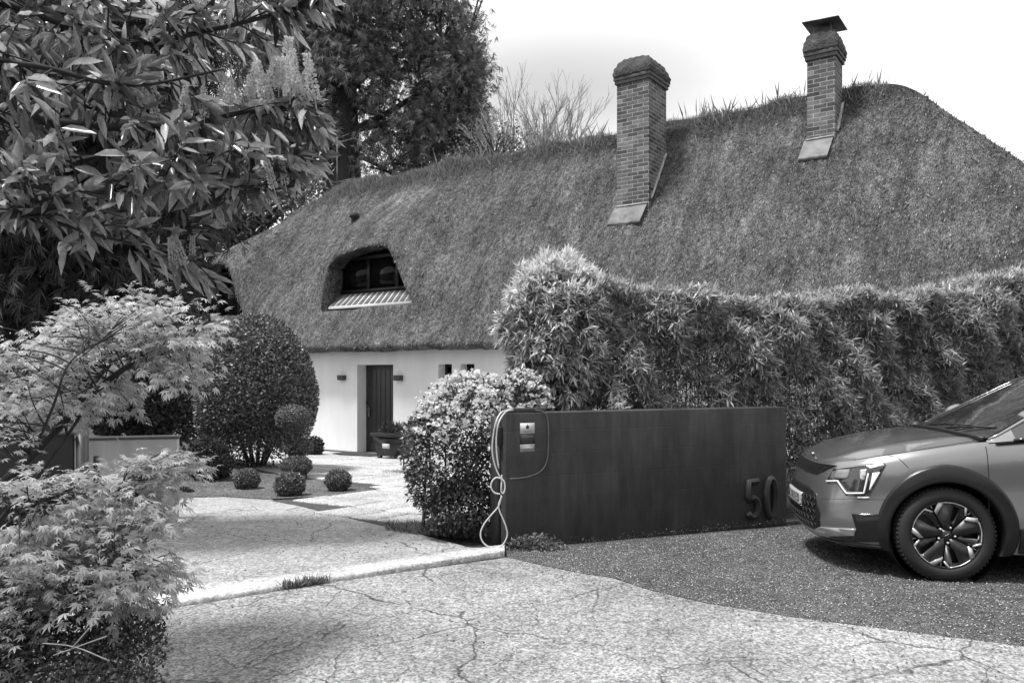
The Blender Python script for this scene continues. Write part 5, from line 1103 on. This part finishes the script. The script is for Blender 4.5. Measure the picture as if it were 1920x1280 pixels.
# patches laid on the skin; corner positions found from where they are seen on the near flank
gl_, gzz = np.meshgrid(np.linspace(-.45, 1.75, 900), np.linspace(.205, 1.0, 330), indexing='ij'); xx_ = np.interp(np.abs(gl_), LL, OL[:, 0]); gzz = np.minimum(gzz, ztop(xx_)-.002)
sp_ = car_S(gl_, gzz)@CM[:3, :3].T+CM[:3, 3]; SU = CX+sp_[..., 0]/sp_[..., 1]*F; SV = HV-(sp_[..., 2]-EYE)/sp_[..., 1]*F
def lz(u, v, lmin=-.3):
    d = (SU-u)**2+(SV-v)**2+np.where(gl_ < lmin, 1e5, 0); i = np.argmin(d); return float(gl_.flat[i]), float(gzz.flat[i])
def C6(pts): return [(1360+a/2.909, 680+b/2.909) for a, b in pts]
def C4(pts): return [(1540+a/12.8, 850+b/12.8) for a, b in pts]
def patch(name, px, mat, off=.004, parent=None, raw=False, mirror=False, step=.03):
    pl_ = px if raw else [lz(u, v) for u, v in px]
    if mirror: pl_ = [(-a, b) for a, b in pl_][::-1]
    V, Fc, be = gridpoly(pl_, step); A = np.array(V); n = len(A); W = np.vstack([car_S(A[:, 0], A[:, 1], off), car_S(A[:, 0], A[:, 1], -.008)])
    return mk(name, W, Fc+[[a, b, b+n, a+n] for a, b in be], mat, parent or car, smooth=False)
def sline(name, px, r, mat, off=.004, parent=None, mirror=False):
    L_ = [lz(u, v) for u, v in px]; A = np.array(L_); 
    if mirror: A[:, 0] *= -1
    t = np.linspace(0, len(A)-1, (len(A)-1)*6+1); a = np.interp(t, range(len(A)), A[:, 0]); b = np.interp(t, range(len(A)), A[:, 1]); mb = MB(); mb.tube([Vector(p) for p in car_S(a, b, off)], r, 6); return mb.build(name, mat, parent or car, smooth=True)
# upper grille band: symmetric
ug = [lz(u, v) for u, v in C6([(590, 548), (555, 588), (500, 592)])]
patch('upper_grille', [(-.58, .765), (-.42, .70), (.42, .70), (.58, .765), (.66, .795), (.40, .785), (0, .780), (-.40, .785), (-.66, .795)], GLOSSB, .006, raw=True)
hl_px = C4([(140, 640), (300, 350), (1000, 260), (1480, 205), (1560, 270), (1180, 960), (1130, 1030), (600, 1010), (380, 700), (150, 690)])
for mir in (False, True):
    h = patch('headlight', hl_px, LENS, .005, mirror=mir)
    sline('light_strip', C4([(150, 655), (410, 655), (620, 945), (1030, 945), (1130, 470)]), .0072, LAMPW, .011, h, mir)
    sline('light_strip', C4([(310, 365), (900, 290), (1060, 280)]), .0035, CHROME, .011, h, mir)
    patch('light_panel', C4([(390, 375), (690, 365), (660, 560), (580, 605), (300, 600)]), SIGNG, .008, h, mirror=mir)
    patch('light_strip', C4([(1060, 275), (1480, 225), (1525, 290), (1160, 350)]), LAMPW, .009, h, mirror=mir)
    patch('light_panel', C4([(1235, 460), (1410, 440), (1170, 880), (1150, 860)]), LAMPW, .009, h, mirror=mir)
    patch('lamp_lens', C4([(920, 380), (1095, 375), (1040, 620), (970, 625), (915, 540)]), CHROME, .009, h, mirror=mir)
    patch('light_panel', C4([(470, 650), (620, 655), (780, 860), (640, 880)]), MESHM, .008, h, mirror=mir)
    patch('trim_strip', C4([(870, 1035), (1150, 1035), (1150, 1070), (870, 1070)]), LAMPW, .006, mirror=mir)
    patch('bumper_corner', C6([(688, 820), (842, 822), (885, 800), (905, 880), (897, 975), (560, 970), (520, 965), (700, 942), (715, 905)]), GLOSSB, .006, mirror=mir)
    patch('skid_trim', C6([(480, 940), (522, 893), (715, 903), (705, 942), (510, 965)]), SILV, .012, mirror=mir)
patch('lower_grille', [(-.53, .30), (-.56, .42), (-.50, .56), (-.36, .60), (.36, .60), (.50, .56), (.56, .42), (.53, .30), (.40, .27), (-.40, .27)], BLACK, .005, raw=True)
mb = MB()
for j in range(5):
    for sg in (0,):
        pt = []
        for i in range(61):
            l = -.5+i/60; z_ = .315+j*.052+.012*(1 if (i//2+j) % 2 else -1); pt.append(Vector(car_S(np.array(l if abs(l) > 1e-6 else 1e-6), np.array(z_), .010)))
        mb.tube(pt, .004, 5)
mb.build('grille_mesh', MESHM, car)
patch('skid_trim', [(-.60, .235), (-.58, .275), (-.40, .262), (.40, .262), (.58, .275), (.60, .235), (.40, .222), (-.40, .222)], SILV, .014, raw=True)
patch('lower_lip', [(-1.05, .206), (-1.05, .232), (-.4, .218), (.4, .218), (1.05, .232), (1.05, .206), (.4, .206), (-.4, .206)], CLAD, .012, raw=True)
plt = patch('number_plate', [(-.24, .435), (-.24, .535), (.24, .535), (.24, .435)], PLATEW, .022, raw=True); 
patch('plate_holder', [(-.255, .426), (-.255, .432), (.255, .432), (.255, .426)], GLOSSB, .024, raw=True)
def carmat(l, z, off):
    p = car_S(np.array(l), np.array(z), off); e = 1e-3; tx = car_S(np.array(l+e), np.array(z), off)-p; tx /= np.linalg.norm(tx); tz = np.array([0, 0, 1.]); n_ = np.cross(tx, tz); return Matrix(((tx[0], tz[0], n_[0], p[0]), (tx[1], tz[1], n_[1], p[1]), (tx[2], tz[2], n_[2], p[2]), (0, 0, 0, 1)))
for ch_, l in zip('GB388ED', (-.20, -.15, -.075, -.01, .055, .13, .20)): text(ch_, .095, carmat(l, .485, .0235), SIGND, 'lettering', plt, .001, sx=.8)
# arch cladding rings, wheels
for wx in WX:
    for sg in (1, -1):
        na = 44; V = []; Fc = []
        for i in range(na+1):
            a = R(-24+228*i/na); ro = np.interp(math.degrees(a), [-24, 30, 90, 150, 204], [.46, .485, .505, .475, .45])
            for (r_, of) in ((.378, -.10), (.380, .012), (.392, .024), (.42, .022), (ro-.02, .016), (ro, .010), (ro+.004, -.01)):
                px_, pz_ = wx+r_*math.cos(a), WZ+r_*math.sin(a); l = xl(px_); V.append(tuple(car_S(sg*np.array(l), np.array(max(pz_, .2)), of)))
        Fc = [[i*7+k, i*7+k+1, (i+1)*7+k+1, (i+1)*7+k] for i in range(na) for k in range(6)]
        mk('arch_trim', V, Fc, CLAD, car, smooth=True)
        # wheel well
        mb = MB(); mb.lathe([(.385, -.45), (.385, .0)], 30, Matrix.Translation((wx, sg*-.86, WZ)) @ Matrix.Rotation(R(90) if sg > 0 else R(-90), 4, 'X')); mb.lathe([(.0, -.45), (.385, -.45)], 30, Matrix.Translation((wx, sg*-.86, WZ)) @ Matrix.Rotation(R(90) if sg > 0 else R(-90), 4, 'X')); mb.build('wheel_well', BLACK, car)
for sg in (1, -1): 
    mb = MB(); l0, l1 = xl(1.36), xl(3.12); V = []; nn2 = 24
    for i in range(nn2+1):
        l = l0+(l1-l0)*i/nn2
        for z_, of in ((.40, .006), (.38, .014), (.26, .018), (.215, .0)): V.append(tuple(car_S(sg*np.array(l), np.array(z_), of)))
    mk('sill_trim', V, [[i*4+k, i*4+k+1, (i+1)*4+k+1, (i+1)*4+k] for i in range(nn2) for k in range(3)], CLAD, car)
def pol(r, a): return (r*math.cos(a), r*math.sin(a))
RR = .240
def wheel(wx, sg):
    M = Matrix.Translation((wx, sg*-.885, WZ)) @ Matrix.Rotation(R(90) if sg > 0 else R(-90), 4, 'X')   # local z = outward
    e = MB(); e.lathe([(.245, -.20), (.300, -.205), (.328, -.19), (.338, -.16), (.340, -.10), (.338, -.04), (.330, -.015), (.312, .004), (.285, .010), (.262, .008), (.250, .002), (.243, -.012)], 72, M)
    ty = e.build('wheel', RUB, car, smooth=True)
    tr = MB()
    for k in range(64):
        a = 2*math.pi*k/64; Mk = M @ Matrix.Rotation(a, 4, 'Z'); tr.box((.3315, 0, -.03), (.008, .017, .04), Mk); tr.box((.3385, .010, -.10), (.006, .020, .10), Mk)
    tr.build('tread_block', RUB, ty)
    rb = MB(); rb.lathe([(.243, -.012), (.236, -.004), (.228, -.02), (.222, -.06), (.215, -.18)], 60, M)
    rb.lathe([(.0, -.07), (.17, -.075), (.215, -.08)], 40, M)
    rim = rb.build('rim', RIMD, ty, smooth=True)
    pt = MB(); sv = MB(); bl = MB()
    for k in range(5):
        c0 = R(81+72*k)
        def q(r, th): return pol(r*RR, c0+R(th))
        outl = [q(.12, 0), q(.30, 33), q(.66, 35), q(.79, 34), q(.985, 22), q(.985, 10), q(.985, -8), q(.985, -22), q(.80, -33), q(.60, -33), q(.30, -30)]
        hole = [q(.46, -6), q(.50, -17), q(.84, -15), q(.86, -5)]
        pt.prism(outl[:7]+[q(.90, -3), q(.86, -3), q(.48, -3), q(.40, -8)], -.035, -.008, M)
        pt.prism([q(.40, -8), q(.47, -18), q(.88, -16), q(.90, -3), q(.985, -8), q(.985, -22), q(.80, -33), q(.60, -33), q(.30, -30)], -.035, -.012, M)
        sv.prism([q(.66, 35), q(.79, 35), q(1.0, 23.5), q(.985, 14)], -.02, -.003, M)
        arc = [q(.99, 16-38*i/10) for i in range(11)]+[q(.962, -22+38*i/10) for i in range(11)]; sv.prism(arc, -.02, -.003, M)
        sv.prism([q(.99, -22), q(1.0, -25), q(.80, -34), q(.78, -31), q(.96, -22)], -.02, -.003, M)
        sv.prism([q(.86, 36.8), q(.98, 36.4), q(.98, 35.0), q(.86, 35.4)], -.04, -.02, M)
        bx, by = pol(.058, c0+R(-36+18)); bl.lathe([(0, -.001), (.006, -.002), (.008, -.006), (.009, -.03)], 10, M @ Matrix.Translation((bx, by, 0)))
    pt.lathe([(0, -.006), (.028, -.007), (.032, -.012), (.05, -.03)], 24, M)
    pt.build('spoke_face', RIMD, rim); sv.build('spoke_edge', RIMS, rim); bl.build('wheel_bolt', RIMS, rim)
    lg = MB(); 
    for a, b in (((-.014, -.008), (-.004, .002)), ((-.004, .002), (-.002, -.006)), ((.0, -.002), (.006, .006)), ((.006, .006), (.014, .009))): lg.tube([M @ Vector((a[0], a[1], -.004)), M @ Vector((b[0], b[1], -.004))], .0016, 4)
    lg.build('hub_emblem', RIMS, rim)
    dk = MB(); dk.lathe([(.03, -.085), (.15, -.085)], 30, M); dk.build('brake_disc', LEAD, ty)
for wx in WX:
    for sg in (1, -1): wheel(wx, sg)
# shut lines
SHUT = simple('shut_line', .01, .8, .02)
sline('shut_line', C6([(885, 472), (940, 515), (1000, 572)]), .0022, SHUT, .001)
sline('shut_line', [(1901, 815), (1902, 850), (1905, 890), (1909, 930), (1912, 970)], .0026, SHUT, .001)
sline('shut_line', C6([(520, 740), (700, 742), (870, 745)]), .0015, SHUT, .000)
mb = MB(); hp = [(.30, .80), (.5, .79), (.75, .79), (.98, .775), (1.08, .74), (1.14, .68)]
for sg in (-1, 1):
    pts = []
    for x, y in [tuple(p[:2]) for p in smoothline([(a, b, 0) for a, b in hp], 5)]:
        wv = float(np.interp(x, hx, hw_)); q = min(y/max(wv, .01), .985); cr_ = float(np.interp(x, hx, crown))*(1-q**2.6)+.010*math.exp(-((q-.72)/.10)**2); pts.append((x, sg*q*wv, float(np.interp(x, hx, hz))+cr_+.0005))
    mb.tube(pts, .0026, 5, False)
mb.build('shut_line', SHUT, car)
bdg = MB(); bdg.box((.135, .0, .835), (.02, .10, .006)); bdg.build('badge', CHROME, car)

# unseen trees added behind the camera: reflections for car and panes, less frontal fill
n_ = 26000; x = rnd(n_, -26, 30); y = -11+rnd(n_, -2.5, 2.5); hh = 5.2+1.4*np.sin(x*.55)+.9*np.sin(x*1.7+1); z = rnd(n_)*hh; p = np.stack([x, y, z], -1)
leafmesh('added_treeline', *OVAL, p, unit(RG.normal(size=p.shape)), unit(RG.normal(size=p.shape)), rnd(n_, .3, .6), SHAD, None, label='unseen trees added behind the viewer for the car and panes to reflect', cat='trees', kind='stuff')
